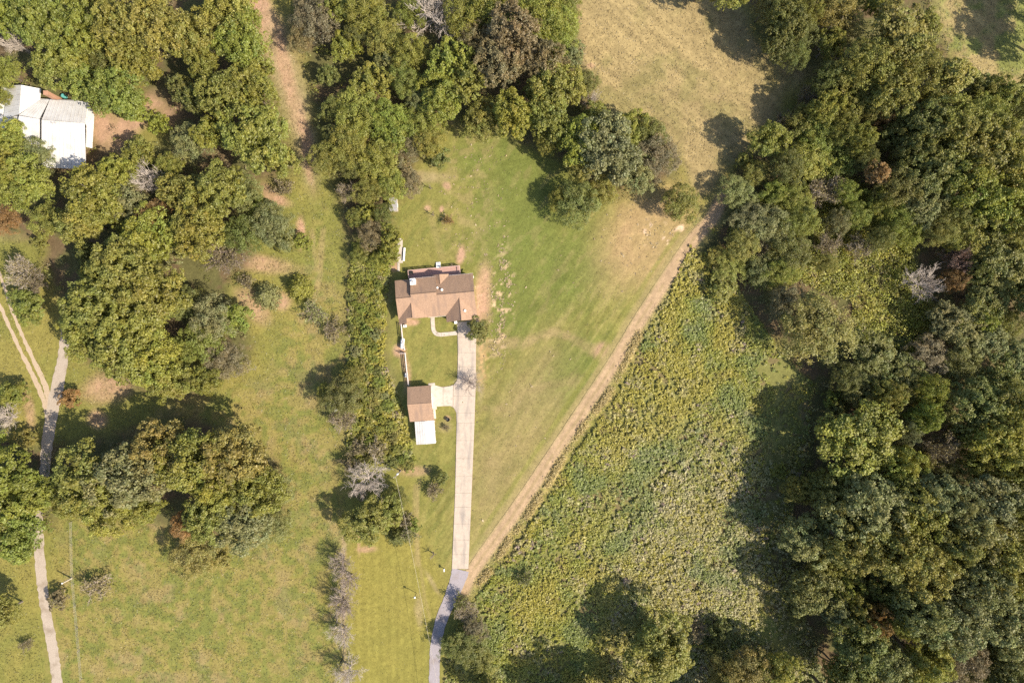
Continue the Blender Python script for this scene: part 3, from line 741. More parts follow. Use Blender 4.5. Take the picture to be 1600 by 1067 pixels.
for a in range(3):
    mb = MB(); c, s_ = math.cos(a * 2.09), math.sin(a * 2.09); mb.tube([(c * .4, s_ * .4, 0), (c * .3, s_ * .3, .4)], [.03, .03], 6); mb.obj('leg', M['dark'], t)
t = thing('mailbox', 'small white box on a post beside the end of the concrete driveway', 'mailbox', P(694.5, 888))
mb = MB(); mb.box(-.06, -.06, 0, .06, .06, 1.0); mb.obj('post', M['pale_wood'], t)
mb = MB(); mb.box(-.14, -.3, 1.0, .14, .3, 1.16); mb.lathe([(.14, -.3), (.14, .3)], (0, 0, 1.16), 12, 'y'); mb.obj('box', M['white'], t)
t = thing('lamp_post', 'slim lamp post with white top standing alone on the lawn', 'lamp post', P(650.5, 926))
mb = MB(); mb.tube([(0, 0, 0), (0, 0, 2.6)], [.06, .05], 8); mb.obj('post', M['dark'], t)
for s_ in (-1, 1):
    mb = MB(); mb.tube([(0, 0, 2.2), (s_ * .5, -.12, 2.5), (s_ * .9, -.2, 2.75)], [.035, .035, .03], 6); mb.obj('arm', M['dark'], t)
mb = MB(); mb.lathe([(.05, 2.6), (.2, 2.66), (.22, 2.86), (.12, 2.98), (.02, 3.0)], (0, 0, 0), 12); mb.obj('lantern', M['white'], t)

# utility poles and cable
def pole(px, py, h, label):
    t = thing('utility_pole', label, 'utility pole', P(px, py), math.radians(35))
    mb = MB(); mb.tube([(0, 0, 0), (0, 0, h)], [.16, .11], 10); mb.obj('shaft', M['pole_wood'], t)
    mb = MB(); mb.box(-.6, -.06, h - .7, .6, .06, h - .56); mb.obj('crossarm', M['pole_wood'], t)
    mb = MB(); mb.lathe([(.2, h - 1.9), (.24, h - 1.8), (.24, h - 1.1), (.2, h - 1.0), (.08, h - .95)], (.34, .1, 0), 12); mb.obj('transformer', M['white'], t)
    for x in (-.5, 0, .5):
        mb = MB(); mb.lathe([(.05, h - .56), (.07, h - .48), (.04, h - .4)], (x, 0, 0), 8); mb.obj('insulator', M['white'], t)
    return t
pole(626, 735, 7.2, 'grey utility pole with a white transformer beside the brush strip')
A = P(626, 735) + Vector((0, 0, 7.0)); B = P(700, 1110) + Vector((0, 0, 7.0))
mb = MB(); pts = []
for i in range(25):
    u = i / 24; p = A.lerp(B, u); p.z -= 4 * u * (1 - u) * 1.6; pts.append(p)
mb.tube(pts, [.02] * 25, 5)
prop(mb.obj('power_cable', M['pale_wood']), 'thin pale power cable slung from the utility pole over the lawn', 'cable')

# left wire fence with a pale corner post
t = thing('wire_fence', 'thin wire fence on slim posts beside the gravel drive', 'fence', P(113, 815))
a0 = P(113, 815); L = [(113, 815), (113.5, 850), (114, 880), (116, 912), (119, 945), (122, 980), (125, 1015), (129, 1060)]
for i, (x, y) in enumerate(L):
    p = P(x, y) - a0; mb = MB(); mb.lathe([(.05, 0), (.05, 1.2), (.02, 1.22)], (p.x, p.y, 0), 6); mb.obj('post', M['pole_wood'], t)
for z in (.4, .75, 1.1):
    mb = MB(); mb.tube([tuple((P(x, y) - a0) + Vector((0.06, 0, z))) for x, y in L], [.012] * len(L), 4); mb.obj('wire', M['grey_metal'], t)
t = thing('tall_post', 'tall pale wooden post on the wire fence beside the gravel drive', 'post', P(112, 903))
mb = MB(); mb.tube([(0, 0, 0), (0, 0, 3.4)], [.17, .14], 10); mb.obj('shaft', M['pale_wood'], t)
mb = MB(); mb.lathe([(.16, 3.4), (.16, 3.46), (.02, 3.5)], (0, 0, 0), 10); mb.obj('cap', M['white'], t)
t = thing('nest_box', 'white box on a pole among the shrubs beside the brush strip', 'nest box', P(534, 637))
mb = MB(); mb.tube([(0, 0, 0), (0, 0, 5.2)], [.05, .05], 6); mb.obj('pole', M['pole_wood'], t)
mb = MB(); mb.box(-.3, -.22, 5.2, .3, .22, 5.55); mb.obj('box', M['white'], t)
mb = MB(); mb.prism([(-.36, -.28, 5.56), (.36, -.28, 5.56), (.36, .28, 5.62), (-.36, .28, 5.62)], (0, 0, .05)); mb.obj('lid', M['white'], t)
t = thing('tall_post', 'dark short post on the bare line under the leafless trees', 'post', P(535, 1029))
mb = MB(); mb.tube([(0, 0, 0), (0, 0, 1.6)], [.16, .14], 8); mb.obj('shaft', M['dark'], t)
mb = MB(); mb.lathe([(.2, 1.6), (.2, 1.66), (.05, 1.7)], (0, 0, 0), 8); mb.obj('cap', M['dark'], t)

# ---------------------------------------------------------------- white metal-roofed house in the woods
wh0 = P(80, 200)
wh = prop(empty('white_roofed_house', (wh0.x, wh0.y, 0)), 'house with a white standing-seam metal roof among the trees', 'house')
def L3(px, py, z): return P(px, py, z) - Vector((wh0.x, wh0.y, 0))
def metal_roof(corners, n, mat):
    """corners: eave a, eave b, ridge b, ridge a, split into n panels with standing seams"""
    a, b, c, d = [L3(*q) for q in corners]
    for i in range(n):
        t0, t1 = i / n + .004, (i + 1) / n - .004
        q = [a.lerp(b, t0), a.lerp(b, t1), d.lerp(c, t1), d.lerp(c, t0)]
        if (q[1] - q[0]).cross(q[2] - q[0]).z < 0: q.reverse()
        mb = MB(); mb.prism(q, (0, 0, -.1))
        s0, s1 = a.lerp(b, t0), d.lerp(c, t0); e = (b - a).normalized() * .05
        mb.prism([s0, s0 + e, s1 + e, s1] if (e).cross(s1 - s0).z > 0 else [s0 + e, s0, s1, s1 + e], (0, 0, .05))
        mb.obj('panel', mat, wh)
wm_ = gm = M['metal_roof']
RZ = 5.4
metal_roof([(65, 262, 2.7), (134.5, 264.5, 2.7), (132.5, 193, RZ), (65, 187.5, RZ)], 12, wm_)          # long south slope
metal_roof([(78, 156, 3.2), (137, 159, 3.2), (132.5, 192.6, RZ), (65.5, 187, RZ)], 11, gm)             # north slope
metal_roof([(147, 180, 3.0), (137.2, 159, 3.2), (132.7, 192.7, RZ), (134.5, 196, RZ - .1)], 2, gm)      # hip at the east end
metal_roof([(147, 181, 2.6), (144, 232, 2.6), (134.5, 230, 3.0), (135, 196, 3.1)], 6, wm_)              # lean-to porch
metal_roof([(63, 156, 3.0), (77, 156, 3.0), (61.5, 186, 4.9), (30, 180, 4.9)], 6, gm)                    # middle north slope
metal_roof([(18, 240, 2.6), (62, 243, 2.6), (62, 186.5, 4.9), (30, 181, 4.9)], 7, wm_)                  # middle south slope
metal_roof([(12, 134, 2.9), (5, 186, 2.9), (29.5, 179, 4.7), (33, 133, 4.7)], 6, gm)                     # west gable, west side
metal_roof([(64, 139, 2.9), (62.5, 157, 2.9), (30.2, 178, 4.7), (33.3, 133, 4.7)], 5, wm_)              # west gable, east side
metal_roof([(3, 184, 2.6), (4, 220, 2.6), (28, 222, 3.4), (29, 181, 3.6)], 4, wm_)
for poly in ([(15, 138, 0), (61, 142, 0), (61, 185, 0), (10, 185, 0)], [(62, 160, 0), (134, 163, 0), (133, 260, 0), (64, 258, 0)], [(8, 186, 0), (62, 186, 0), (62, 238, 0), (20, 236, 0)]):
    mb = MB(); q = [L3(*p_) for p_ in poly]; q = [Vector((v.x, v.y, 2.5)) for v in q][::-1]
    mb.prism(q, (0, 0, -2.5)); mb.obj('wall', M['siding'], wh)
q = [L3(77, 157, 0), L3(62, 187, 0)]
for (x, y) in ((143.5, 184), (143, 206), (141, 229)):
    p = L3(x, y, 0); mb = MB(); mb.box(p.x - .08, p.y - .08, 0, p.x + .08, p.y + .08, 2.5); mb.obj('porch_post', M['white'], wh)
p = L3(99, 160, 0); mb = MB(); mb.box(p.x - .45, p.y - .4, 0, p.x + .45, p.y + .4, 6.0); ch = mb.obj('chimney', M['brick'], wh)
mb = MB(); mb.box(p.x - .5, p.y - .45, 6.0, p.x + .5, p.y + .45, 6.12); mb.obj('chimney_cap', M['brick'], ch)
for (x, y, z) in ((82, 192.5, RZ), (87, 192.8, RZ)):
    p = L3(x, y, z); mb = MB(); mb.lathe([(.09, -.2), (.09, .3), (.14, .31), (.13, .38)], p, 8); mb.obj('roof_vent', M['grey_metal'], wh)
for (x, w_) in ((75, 1.2), (110, 1.2), (125, 1.0)):
    p = L3(x, 258.5, 0); win(wh, p.x, p.x + w_, p.y - .12, .9, 2.0, -1)
p = L3(95, 258.8, 0); door(wh, p.x, p.x + .95, p.y - .1, .05, 2.05, -1, M['brick'])
t = thing('water_barrel', 'turquoise barrel beside the chimney of the white-roofed house', 'barrel', P(103, 152.5))
mb = MB(); mb.lathe([(.4, 0), (.46, .5), (.4, 1.1)], (0, 0, 0), 12); mb.obj('drum', M['teal'], t)
mb = MB(); mb.lathe([(.42, 1.1), (.42, 1.16), (.1, 1.18)], (0, 0, 0), 12); mb.obj('lid', M['teal'], t)
# ---------------------------------------------------------------- tree and shrub prototypes
def unit(v): return v / (np.linalg.norm(v, axis=1, keepdims=True) + 1e-9)

def leaves(P0, N, size, aspect, rng, tint):
    """one four-cornered leaf cluster per point, facing N"""
    n = len(P0); r = unit(rng.normal(size=(n, 3))); U = unit(np.cross(N, r)); Wv = np.cross(N, U)
    s = (size * rng.uniform(.65, 1.35, (n, 1))); a = s * .5; b = s * .5 * aspect
    V = np.empty((n, 4, 3)); k = rng.uniform(-.3, .3, (n, 1))
    V[:, 0] = P0 - U * a; V[:, 1] = P0 - Wv * b + U * a * k; V[:, 2] = P0 + U * a; V[:, 3] = P0 + Wv * b - N * s * .12
    C = np.repeat(tint[:, None, :], 4, 1)
    return V.reshape(-1, 3), np.arange(n * 4).reshape(n, 4), C.reshape(-1, 3)

def clumps(centers, radii, dirs, nsub, nleaf, size, aspect, rng, upw=.55, sub=.40, hue=.045):
    pts = []; nor = []; tin = []
    for c, r, d in zip(centers, radii, dirs):
        lt = 1 + rng.normal() * .09; lh = rng.normal() * hue
        dd = unit(rng.normal(size=(nsub, 3)) + np.array(d) * .9 + np.array((0, 0, .6)))
        for s in dd:
            sc = c + s * r * .78; sr = r * sub * rng.uniform(.75, 1.3)
            q = unit(rng.normal(size=(nleaf, 3)) + s * .55 + np.array((0, 0, .35)))
            p = sc + q * sr * rng.uniform(.45, 1.0, (nleaf, 1))
            nn = unit(q * .65 + np.array((0, 0, upw)) + rng.normal(size=(nleaf, 3)) * .42)
            v = lt * (1 + rng.normal() * .08) * (1 + rng.normal(size=nleaf) * .09); h = lh + rng.normal() * .02
            tin.append(np.stack([v * (1 + h), v, v * (1 - h * .8)], 1)); pts.append(p); nor.append(nn)
    return np.concatenate(pts), np.concatenate(nor), np.clip(np.concatenate(tin), .3, 2)

def limb_mesh(h, zc, R, semi, centers, rng, r0, name):
    mb = MB(); lean = rng.uniform(-.04, .04, 2) * h; top = zc + semi * .35
    path = [(0, 0, -.3), (lean[0] * .3, lean[1] * .3, top * .35), (lean[0] * .7, lean[1] * .7, top * .7), (lean[0], lean[1], top)]
    mb.tube(path, [r0 * 1.25, r0, r0 * .7, r0 * .25], 7)
    for c in centers[rng.permutation(len(centers))[:9]]:
        f = rng.uniform(.4, .85); b = np.array(path[1]) * (1 - f) + np.array(path[2]) * f
        m = b * .5 + np.array(c) * .5 + np.array((0, 0, -.25))
        mb.tube([tuple(b), tuple(m), tuple(c)], [r0 * .45, r0 * .28, r0 * .08], 5)
    return mb.mesh(name)

PROTO = {}
def broad(key, R, h, nl, nsub, nleaf, size, seed, fine=False, semi_k=.62, aspect=.75, lob=.27, fill=.5):
    rng = np.random.default_rng(seed); semi = R * semi_k; zc = h - semi * 1.02
    i = np.arange(nl) + .5; z = 1 - i / nl * 1.42; th = i * 2.39996 + rng.uniform(0, 6)
    th = th + rng.normal(size=nl) * .25; z = np.clip(z + rng.normal(size=nl) * .1, -.5, 1); rr = np.sqrt(np.clip(1 - z * z, 0, 1))
    D = np.stack([rr * np.cos(th), rr * np.sin(th), z], 1)
    f = 1 + .13 * np.sin(2 * th + rng.uniform(0, 6)) + .10 * np.sin(3 * th + rng.uniform(0, 6)) + .06 * np.sin(5 * th + rng.uniform(0, 6)) + rng.normal(size=nl) * .12
    C = D * np.stack([R * f, R * f, semi * f], 1) * .80 + np.array((0, 0, zc))
    rad = R * lob * rng.uniform(.7, 1.25, nl)
    p, n, t = clumps(C, rad, D, nsub, nleaf, size, aspect, rng, sub=.5 if fine else .40)
    # inner leaves so that light does not pour through
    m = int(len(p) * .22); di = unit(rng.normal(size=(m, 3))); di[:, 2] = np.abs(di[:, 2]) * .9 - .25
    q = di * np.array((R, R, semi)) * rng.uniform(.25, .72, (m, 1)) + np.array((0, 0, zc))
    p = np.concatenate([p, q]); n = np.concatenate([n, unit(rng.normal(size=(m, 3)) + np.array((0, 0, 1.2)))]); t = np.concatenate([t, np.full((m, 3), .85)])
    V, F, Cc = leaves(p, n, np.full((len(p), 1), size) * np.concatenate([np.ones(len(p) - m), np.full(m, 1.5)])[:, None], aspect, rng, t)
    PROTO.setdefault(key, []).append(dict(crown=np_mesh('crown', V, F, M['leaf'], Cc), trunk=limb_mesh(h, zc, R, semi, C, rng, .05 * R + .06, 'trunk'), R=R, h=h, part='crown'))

for s in range(5): broad('b', 6.0, 13.0, 58, 10, 20, .35, 100 + s)            # big oaks with blocky lobes
for s in range(3): broad('m', 3.6, 8.0, 36, 9, 16, .29, 200 + s, semi_k=.75, lob=.30)   # middling trees
for s in range(3): broad('f', 4.6, 10.0, 76, 8, 16, .26, 300 + s, fine=True, semi_k=.8, aspect=.5, lob=.24)  # fine loose leaves
for s in range(4): broad('s', 1.9, 3.6, 26, 8, 15, .19, 400 + s, semi_k=.85, lob=.33)   # round shrubs
for s in range(3): broad('t', 3.0, 17.0, 28, 9, 15, .31, 500 + s, semi_k=1.3, lob=.36)  # tall slender trees

def conifer(key, R, h, seed):
    rng = np.random.default_rng(seed); P0 = []; N0 = []; T0 = []; mb = MB()
    mb.tube([(0, 0, -.2), (0, 0, h * .5), (0, 0, h * .97)], [.16, .1, .03], 6)
    tiers = 13
    for k in range(tiers):
        z = h * (.10 + .86 * k / tiers); r = R * (1 - (k / tiers) ** 1.3) * rng.uniform(.88, 1.1) + .12; nb = int(9 + 8 * (1 - k / tiers))
        for b in range(nb):
            a = 6.283 * b / nb + rng.uniform(-.25, .25); rl = r * rng.uniform(.75, 1.12); d = np.array((math.cos(a), math.sin(a), 0))
            tv = 1 + rng.normal() * .14; m = max(5, int(rl * 12))
            s = rng.uniform(.2, 1, m)[:, None]; side = np.array((-d[1], d[0], 0))
            p = d * rl * s + side * rng.normal(size=(m, 1)) * .17 * (1.2 - s) * rl + np.array((0, 0, z)) - np.array((0, 0, 1)) * s * rl * .18
            P0.append(p); N0.append(unit(np.array((0, 0, .8)) + d * .4 + rng.normal(size=(m, 3)) * .5)); T0.append(np.full((m, 3), tv) * (1 + rng.normal(size=(m, 1)) * .14))
    p = np.concatenate(P0); V, F, C = leaves(p, np.concatenate(N0), np.full((len(p), 1), .28), .45, rng, np.clip(np.concatenate(T0), .4, 1.8))
    PROTO.setdefault(key, []).append(dict(crown=np_mesh('crown', V, F, M['leaf'], C), trunk=mb.mesh('trunk'), R=R, h=h, part='crown'))
for s in range(2): conifer('c', 2.4, 5.0, 600 + s)

def bare(key, R, h, seed, leafn=0, depth=4, spread=.62, prim=12):
    """branching skeleton with spreading main limbs; leafn > 0 hangs sparse leaves on the twigs"""
    rs = random.Random(seed); rng = np.random.default_rng(seed); tk = MB(); tw = MB(); tips = []
    def grow(p, d, L, r, lev):
        n = 3; path = [tuple(p)]; q = Vector(p); dd = Vector(d)
        for i in range(n):
            dd = (dd + Vector((rs.gauss(0, .10), rs.gauss(0, .10), rs.gauss(.05, .06)))).normalized(); q = q + dd * L / n; path.append(tuple(q))
        (tk if lev < 2 else tw).tube(path, [max(.02, r * (1 - .2 * i)) for i in range(n + 1)], 5 if lev < 2 else 3, lev < 2)
        if lev >= 2: tips.extend(path[1:])
        if lev >= depth: return
        for j in range(5 if lev < 3 else 4):
            k = 1 + j % 3; a = rs.uniform(0, 6.283)
            s1 = dd.cross(Vector((0, 0, 1))); s1 = s1.normalized() if s1.length > .05 else Vector((1, 0, 0)); s2 = dd.cross(s1)
            nd = (dd * .75 + (s1 * math.cos(a) + s2 * math.sin(a)) * spread + Vector((0, 0, .12))).normalized()
            grow(path[k], nd, L * rs.uniform(.45, .68), max(.022, r * .5), lev + 1)
    r0 = .018 * h + .06
    tk.tube([(0, 0, -.2), (.03 * h, 0, h * .2), (.02 * h, .03 * h, h * .45)], [r0 * 1.3, r0, r0 * .6], 7)
    for j in range(prim):
        a = 6.283 * j / prim + rs.uniform(-.2, .2); e = math.radians(rs.uniform(15, 35) if j % 3 else rs.uniform(45, 75)); z = h * rs.uniform(.2, .45)
        grow((.025 * h, .01 * h, z), (math.cos(a) * math.cos(e), math.sin(a) * math.cos(e), math.sin(e)), R * rs.uniform(.68, .80), r0 * .5, 1)
    V = np.array(tw.v); sc = R / max(.1, np.percentile(np.hypot(V[:, 0], V[:, 1]), 97)); hz = h / V[:, 2].max()
    for b in (tk, tw): b.v = [(x * sc, y * sc, z * hz) for x, y, z in b.v]
    d = dict(trunk=tk.mesh('trunk'), twigs=tw.mesh('twigs'), R=R, h=h)
    if leafn:
        T = np.array(tips) * np.array((sc, sc, hz)); idx = rng.integers(0, len(T), leafn)
        p = T[idx] + rng.normal(size=(leafn, 3)) * .22; tv = np.clip(1 + rng.normal(size=(leafn, 1)) * .15, .4, 1.7) * np.ones((1, 3))
        Vv, F, C = leaves(p, unit(rng.normal(size=(leafn, 3)) + np.array((0, 0, .9))), np.full((leafn, 1), .26), .55, rng, tv)
        d['crown'] = np_mesh('crown', Vv, F, M['leaf'], C)
    PROTO.setdefault(key, []).append(d)
for s in range(4): bare('x', 4.2, 9.0, 700 + s)
for s in range(3): bare('w', 3.2, 6.5, 720 + s, 2600)
for s in range(2): bare('v', 1.7, 3.2, 740 + s, 700, depth=3, prim=7)
for s in range(1): bare('z', 1.0, 2.6, 760 + s, 0, depth=2, spread=.5, prim=5)

# albedo of the leaves and how one says it
HUE = {'G': ((.225, .248, .040), 'bright green'), 'O': ((.245, .238, .043), 'olive green'), 'D': ((.180, .186, .043), 'dark green'), 'B': ((.228, .232, .080), 'grey-green'),
       'Y': ((.265, .258, .042), 'yellow'), 'L': ((.265, .268, .042), 'yellow-green'), 'R': ((.310, .190, .060), 'rusty orange'), 'N': ((.225, .185, .085), 'brownish'), 'P': ((.280, .175, .130), 'pinkish brown'),
       'T': ((.275, .240, .062), 'golden tan'), 'W': ((.46, .395, .34), 'pale grey'), 'K': ((.38, .31, .265), 'pinkish grey'), 'S': ((.22, .18, .15), 'dark grey')}
NAME = {'b': 'broadleaf_tree', 'm': 'broadleaf_tree', 'f': 'feathery_tree', 's': 'shrub', 't': 'slender_tree', 'c': 'conifer', 'x': 'bare_tree', 'w': 'thinning_tree', 'v': 'thinning_shrub', 'z': 'bare_sapling'}
WORD = {'b': 'lobed tree', 'm': 'rounded tree', 'f': 'loose feathery tree', 's': 'dense shrub', 't': 'tall slender tree', 'c': 'conifer', 'x': 'leafless tree', 'w': 'half-bare twiggy tree', 'v': 'thin twiggy shrub', 'z': 'leafless sapling'}
CAT = {'s': 'shrub', 'v': 'shrub', 'z': 'sapling', 'c': 'conifer'}

# x y (crown centre in the photo), radius in photo pixels, colour, kind, height in metres (0 = from the radius)
TREES = '''
20 25 32 G b 0|6 112 26 L f 9|14 62 20 W x 10|0 150 18 O f 7|72 38 44 G b 14|135 45 40 G b 13|92 100 38 G b 12|130 132 28 G m 0|190 45 44 O b 14|248 42 48 O b 15|300 60 42 O b 13|215 100 36 O b 11|185 145 42 G b 11|212 172 22 G m 6
378 62 42 G b 12|360 8 42 O b 13|398 105 30 L m 9|350 150 38 O b 13|395 145 36 O b 12|402 212 50 O b 14|442 252 26 O m 8|335 205 30 O b 11|218 238 25 O m 7|247 192 17 L s 5|300 222 32 B f 9|265 262 24 O f 7
18 218 30 L b 8|56 245 30 B f 7|40 285 42 G b 10|12 262 28 L b 10|8 342 26 R f 6|320 105 26 O b 11
150 310 46 O b 13|132 348 34 O b 12|225 278 27 W x 12|240 335 24 R f 10|282 300 28 O b 11|340 305 46 O b 13|312 362 44 O b 13|382 300 28 B f 9|440 294 18 N v 3.4
232 375 44 L b 12|205 425 54 O b 15|160 482 54 O b 15|242 462 50 O b 15|200 532 56 O b 15|135 522 38 O b 12|245 560 44 L b 13|350 395 36 N w 7|330 500 36 B f 10|368 498 26 G m 7|310 535 36 G f 9|270 592 34 O b 11|350 562 36 N f 7
425 352 36 B f 9|405 325 20 G m 6|445 380 16 D s 4|472 378 14 L s 3|412 461 24 B c 5|464 449 25 L c 5.5|490 488 20 B v 3|520 515 20 N v 3|385 440 14 N v 3
45 478 27 G m 6|30 425 26 W w 7|50 442 20 N w 6|62 377 12 O s 3|20 617 21 G m 5|2 655 26 W x 7|108 622 15 R s 3.6|40 686 17 T s 4
20 758 52 G b 13|62 770 32 G b 10|25 830 46 G b 12|2 800 36 O b 12|5 955 28 O b 9|40 848 14 D s 3|40 1008 11 S v 2
140 745 48 O b 15|200 748 54 B b 16|170 790 42 O b 13|252 702 44 T b 14|300 718 50 O b 15|368 712 50 T b 15|405 762 44 O b 13|330 800 42 O b 13|382 812 46 B b 12|292 820 24 R f 9|302 868 38 T f 7|345 872 16 T s 3|432 768 28 B f 9|115 785 26 O b 10|228 792 28 L b 9|340 760 30 L b 14
150 918 24 K v 3.6|90 938 16 N s 3.4|430 820 28 B f 6
490 25 38 N f 9|470 62 20 N f 7|530 8 30 G m 8|540 72 24 L m 6.5|514 118 17 D m 6|575 20 36 O f 10|602 62 30 O f 9|675 18 48 W x 12|580 128 30 L m 9|632 128 26 G f 9|558 178 40 L f 9|606 185 32 G f 9
622 210 25 G m 8|545 232 36 O f 9|592 250 34 O f 8|642 82 30 O f 10|702 95 32 L m 11|732 128 28 L m 11|690 152 36 L b 10|660 192 30 G f 8|640 228 28 N f 6|720 30 32 O f 11|742 62 26 N f 10|805 60 48 N b 14|780 102 36 N b 13
842 35 46 L f 12|872 48 38 L f 11|848 100 34 N b 13|760 8 32 O b 11|802 182 34 L b 12|868 138 38 O b 13|858 182 34 O b 12|905 222 34 L b 12|948 232 48 B b 14|1025 245 36 N f 9|925 152 17 W x 8|880 8 30 O f 9|845 145 24 D b 11|640 20 24 O f 9
905 318 36 D f 8|940 302 26 O f 6|872 312 18 O f 6|1064 318 30 O f 8|686 245 18 D s 3.6|640 285 22 N f 5|655 160 22 B f 7|525 170 22 D f 7|522 215 20 D f 7
542 298 17 K w 6|575 298 24 O f 7|612 288 26 L f 7|600 335 17 D f 6|575 333 15 L s 5|612 372 20 L m 6.5|582 366 24 N f 6|560 340 18 O f 5|562 400 14 O f 4|590 408 15 L f 4|548 262 18 D f 7|610 398 16 L s 5|585 300 14 N v 4
534 620 32 D f 7.5|548 590 18 O f 5|512 612 18 O f 5|535 655 20 K w 5|575 748 36 W x 8|588 702 18 W v 4|572 815 36 O b 8|608 800 26 G m 7|620 775 18 D f 6|618 842 17 D c 4|640 836 16 B v 3.4|630 812 16 N v 4|645 822 12 G s 3|560 700 16 N v 3
530 880 22 K x 7|543 908 22 K x 7|532 938 23 K x 7|538 955 20 K x 6.5|533 992 22 W x 7|540 1055 28 W x 7.5|562 770 17 N x 5|545 725 16 N v 4
748 517 18 D m 4.2|736 601 22 K x 5|689 747 11 D s 3.4|678 766 15 N v 3|697 668 6 N v 1.2|700 344 9 R v 2.4|672 292 5 O z 3|676 334 5 O z 3|676 868 7 O z 3
728 955 18 K w 3.2|718 940 14 D v 4|730 1012 34 D f 5.5|708 1008 20 D f 5|748 1042 30 O f 5|742 985 20 N f 4.5|820 905 14 D v 3
1200 8 26 B f 12|1228 32 32 D b 14|1258 20 24 O f 14|1312 24 36 T f 12|1300 42 24 W x 12|1240 84 24 D f 11|1395 55 38 O t 17|1360 100 46 O f 16|1412 82 26 O t 18|1432 108 36 O f 17|1440 44 18 O t 15|1330 135 42 O f 11|1390 150 40 O b 15|1298 122 28 D f 11
1352 172 24 T f 11|1378 192 24 R f 10|1265 155 22 N w 6|1258 192 30 O f 8|1230 190 22 N w 5|1280 212 34 G f 9|1262 250 34 L f 8|1310 252 28 G f 8|1478 125 28 O t 17|1488 190 44 O f 17|1528 186 38 O f 16|1562 225 40 L b 16|1482 222 46 O b 17|1440 200 40 D b 16
1530 240 50 O b 17|1582 272 42 L b 17|1450 272 40 D b 15|1502 282 42 L b 16|1552 312 44 L b 16|1366 275 17 R t 14|1402 292 34 D f 14|1592 342 36 O b 15|1440 320 34 B b 12|1532 352 42 O b 12|1466 362 23 T f 13|1500 405 20 P w 11|1496 436 20 R f 9|1446 440 31 W x 11
1420 362 26 G f 9|1562 402 44 D b 11|1592 442 42 O b 11|1535 462 38 D b 10|1480 502 30 B b 9|1505 522 32 B b 9|1542 532 30 B b 9|1488 508 11 Y s 9.5|1350 250 22 D f 12|1425 245 26 D b 15
1290 298 30 K w 9|1240 312 30 L f 8|1214 300 24 G f 7|1202 352 34 B f 8|1180 270 20 O f 6|1152 300 28 B f 6|1172 342 28 B f 7|1162 382 28 O f 7|1250 345 28 G f 9|1298 382 22 K w 8|1345 385 22 W w 8|1338 335 24 G f 9|1376 320 26 G f 10|1400 345 24 G f 11
1236 395 30 D f 9|1222 425 26 L f 8|1290 412 18 T f 8|1275 512 56 T f 13|1230 472 30 N f 9|1142 414 26 L f 4|1130 448 22 O s 4|1120 400 17 O f 3|1190 420 24 B f 6|1375 372 22 D f 10|1320 300 22 G f 9|1185 385 20 N w 6|1165 250 14 O s 4|1310 345 20 B f 9
1362 560 40 D b 8|1402 582 36 D b 8|1450 562 36 N f 8|1420 602 34 O b 8|1452 612 26 L f 13|1350 612 30 D b 8|1300 622 13 G s 4|1438 652 26 G b 14|1336 690 64 Y b 14|1470 702 32 S w 15|1552 682 46 L b 17|1582 640 40 O b 16|1520 632 40 D b 15|1592 722 40 O b 17|1402 722 30 L b 15
1562 592 36 D b 10|1592 562 32 B b 10|1500 572 36 D f 9|1415 672 22 B f 13|1325 590 26 D f 10
1350 792 60 B b 18|1422 792 46 O b 18|1300 782 40 D b 14|1280 758 24 D f 11|1452 770 38 B b 18|1392 860 50 O b 19|1332 850 42 O b 18|1260 842 40 B b 12|1502 832 42 B b 19|1482 782 34 B b 18|1532 792 50 B b 18|1592 792 40 D b 18|1270 922 40 D b 12|1330 942 22 O b 13|1302 950 24 B b 12
1432 882 50 O b 19|1482 852 36 O b 19|1552 872 50 Y b 19|1592 882 40 L b 18|1432 952 42 B b 19|1482 962 50 B b 19|1366 966 23 R b 15|1402 966 26 Y b 16|1342 1012 46 D b 16|1382 1042 40 B b 16|1442 1030 38 Y b 17|1502 1030 38 N f 15|1562 960 46 B b 18|1592 1002 40 B b 17|1572 1052 36 D b 15|1522 902 44 B b 19|1352 905 30 D f 10
1032 1012 52 O b 13|1172 1042 36 T f 12|1212 1045 30 Y b 12|1135 1055 28 T f 8|1125 985 16 D s 5|1118 1010 14 D s 5|1090 985 18 N v 4|1010 985 22 D f 7|1220 735 13 G s 3|1305 640 14 D s 4|1275 765 15 D s 4|1245 962 13 O s 3
1690 60 44 D b 17|1700 10 40 O b 17|1630 -45 36 O b 15|960 1120 46 D b 15|880 1105 32 D b 11|1010 1095 26 D b 12|765 1085 26 D b 9|1130 1105 40 D b 12|-25 700 34 G b 11|1625 140 30 O b 15|1625 480 34 D b 16|1300 1090 40 D b 15|1250 1085 26 D b 12|1200 1105 36 D b 13
1150 -20 34 O b 15|1100 -25 26 O b 12
'''
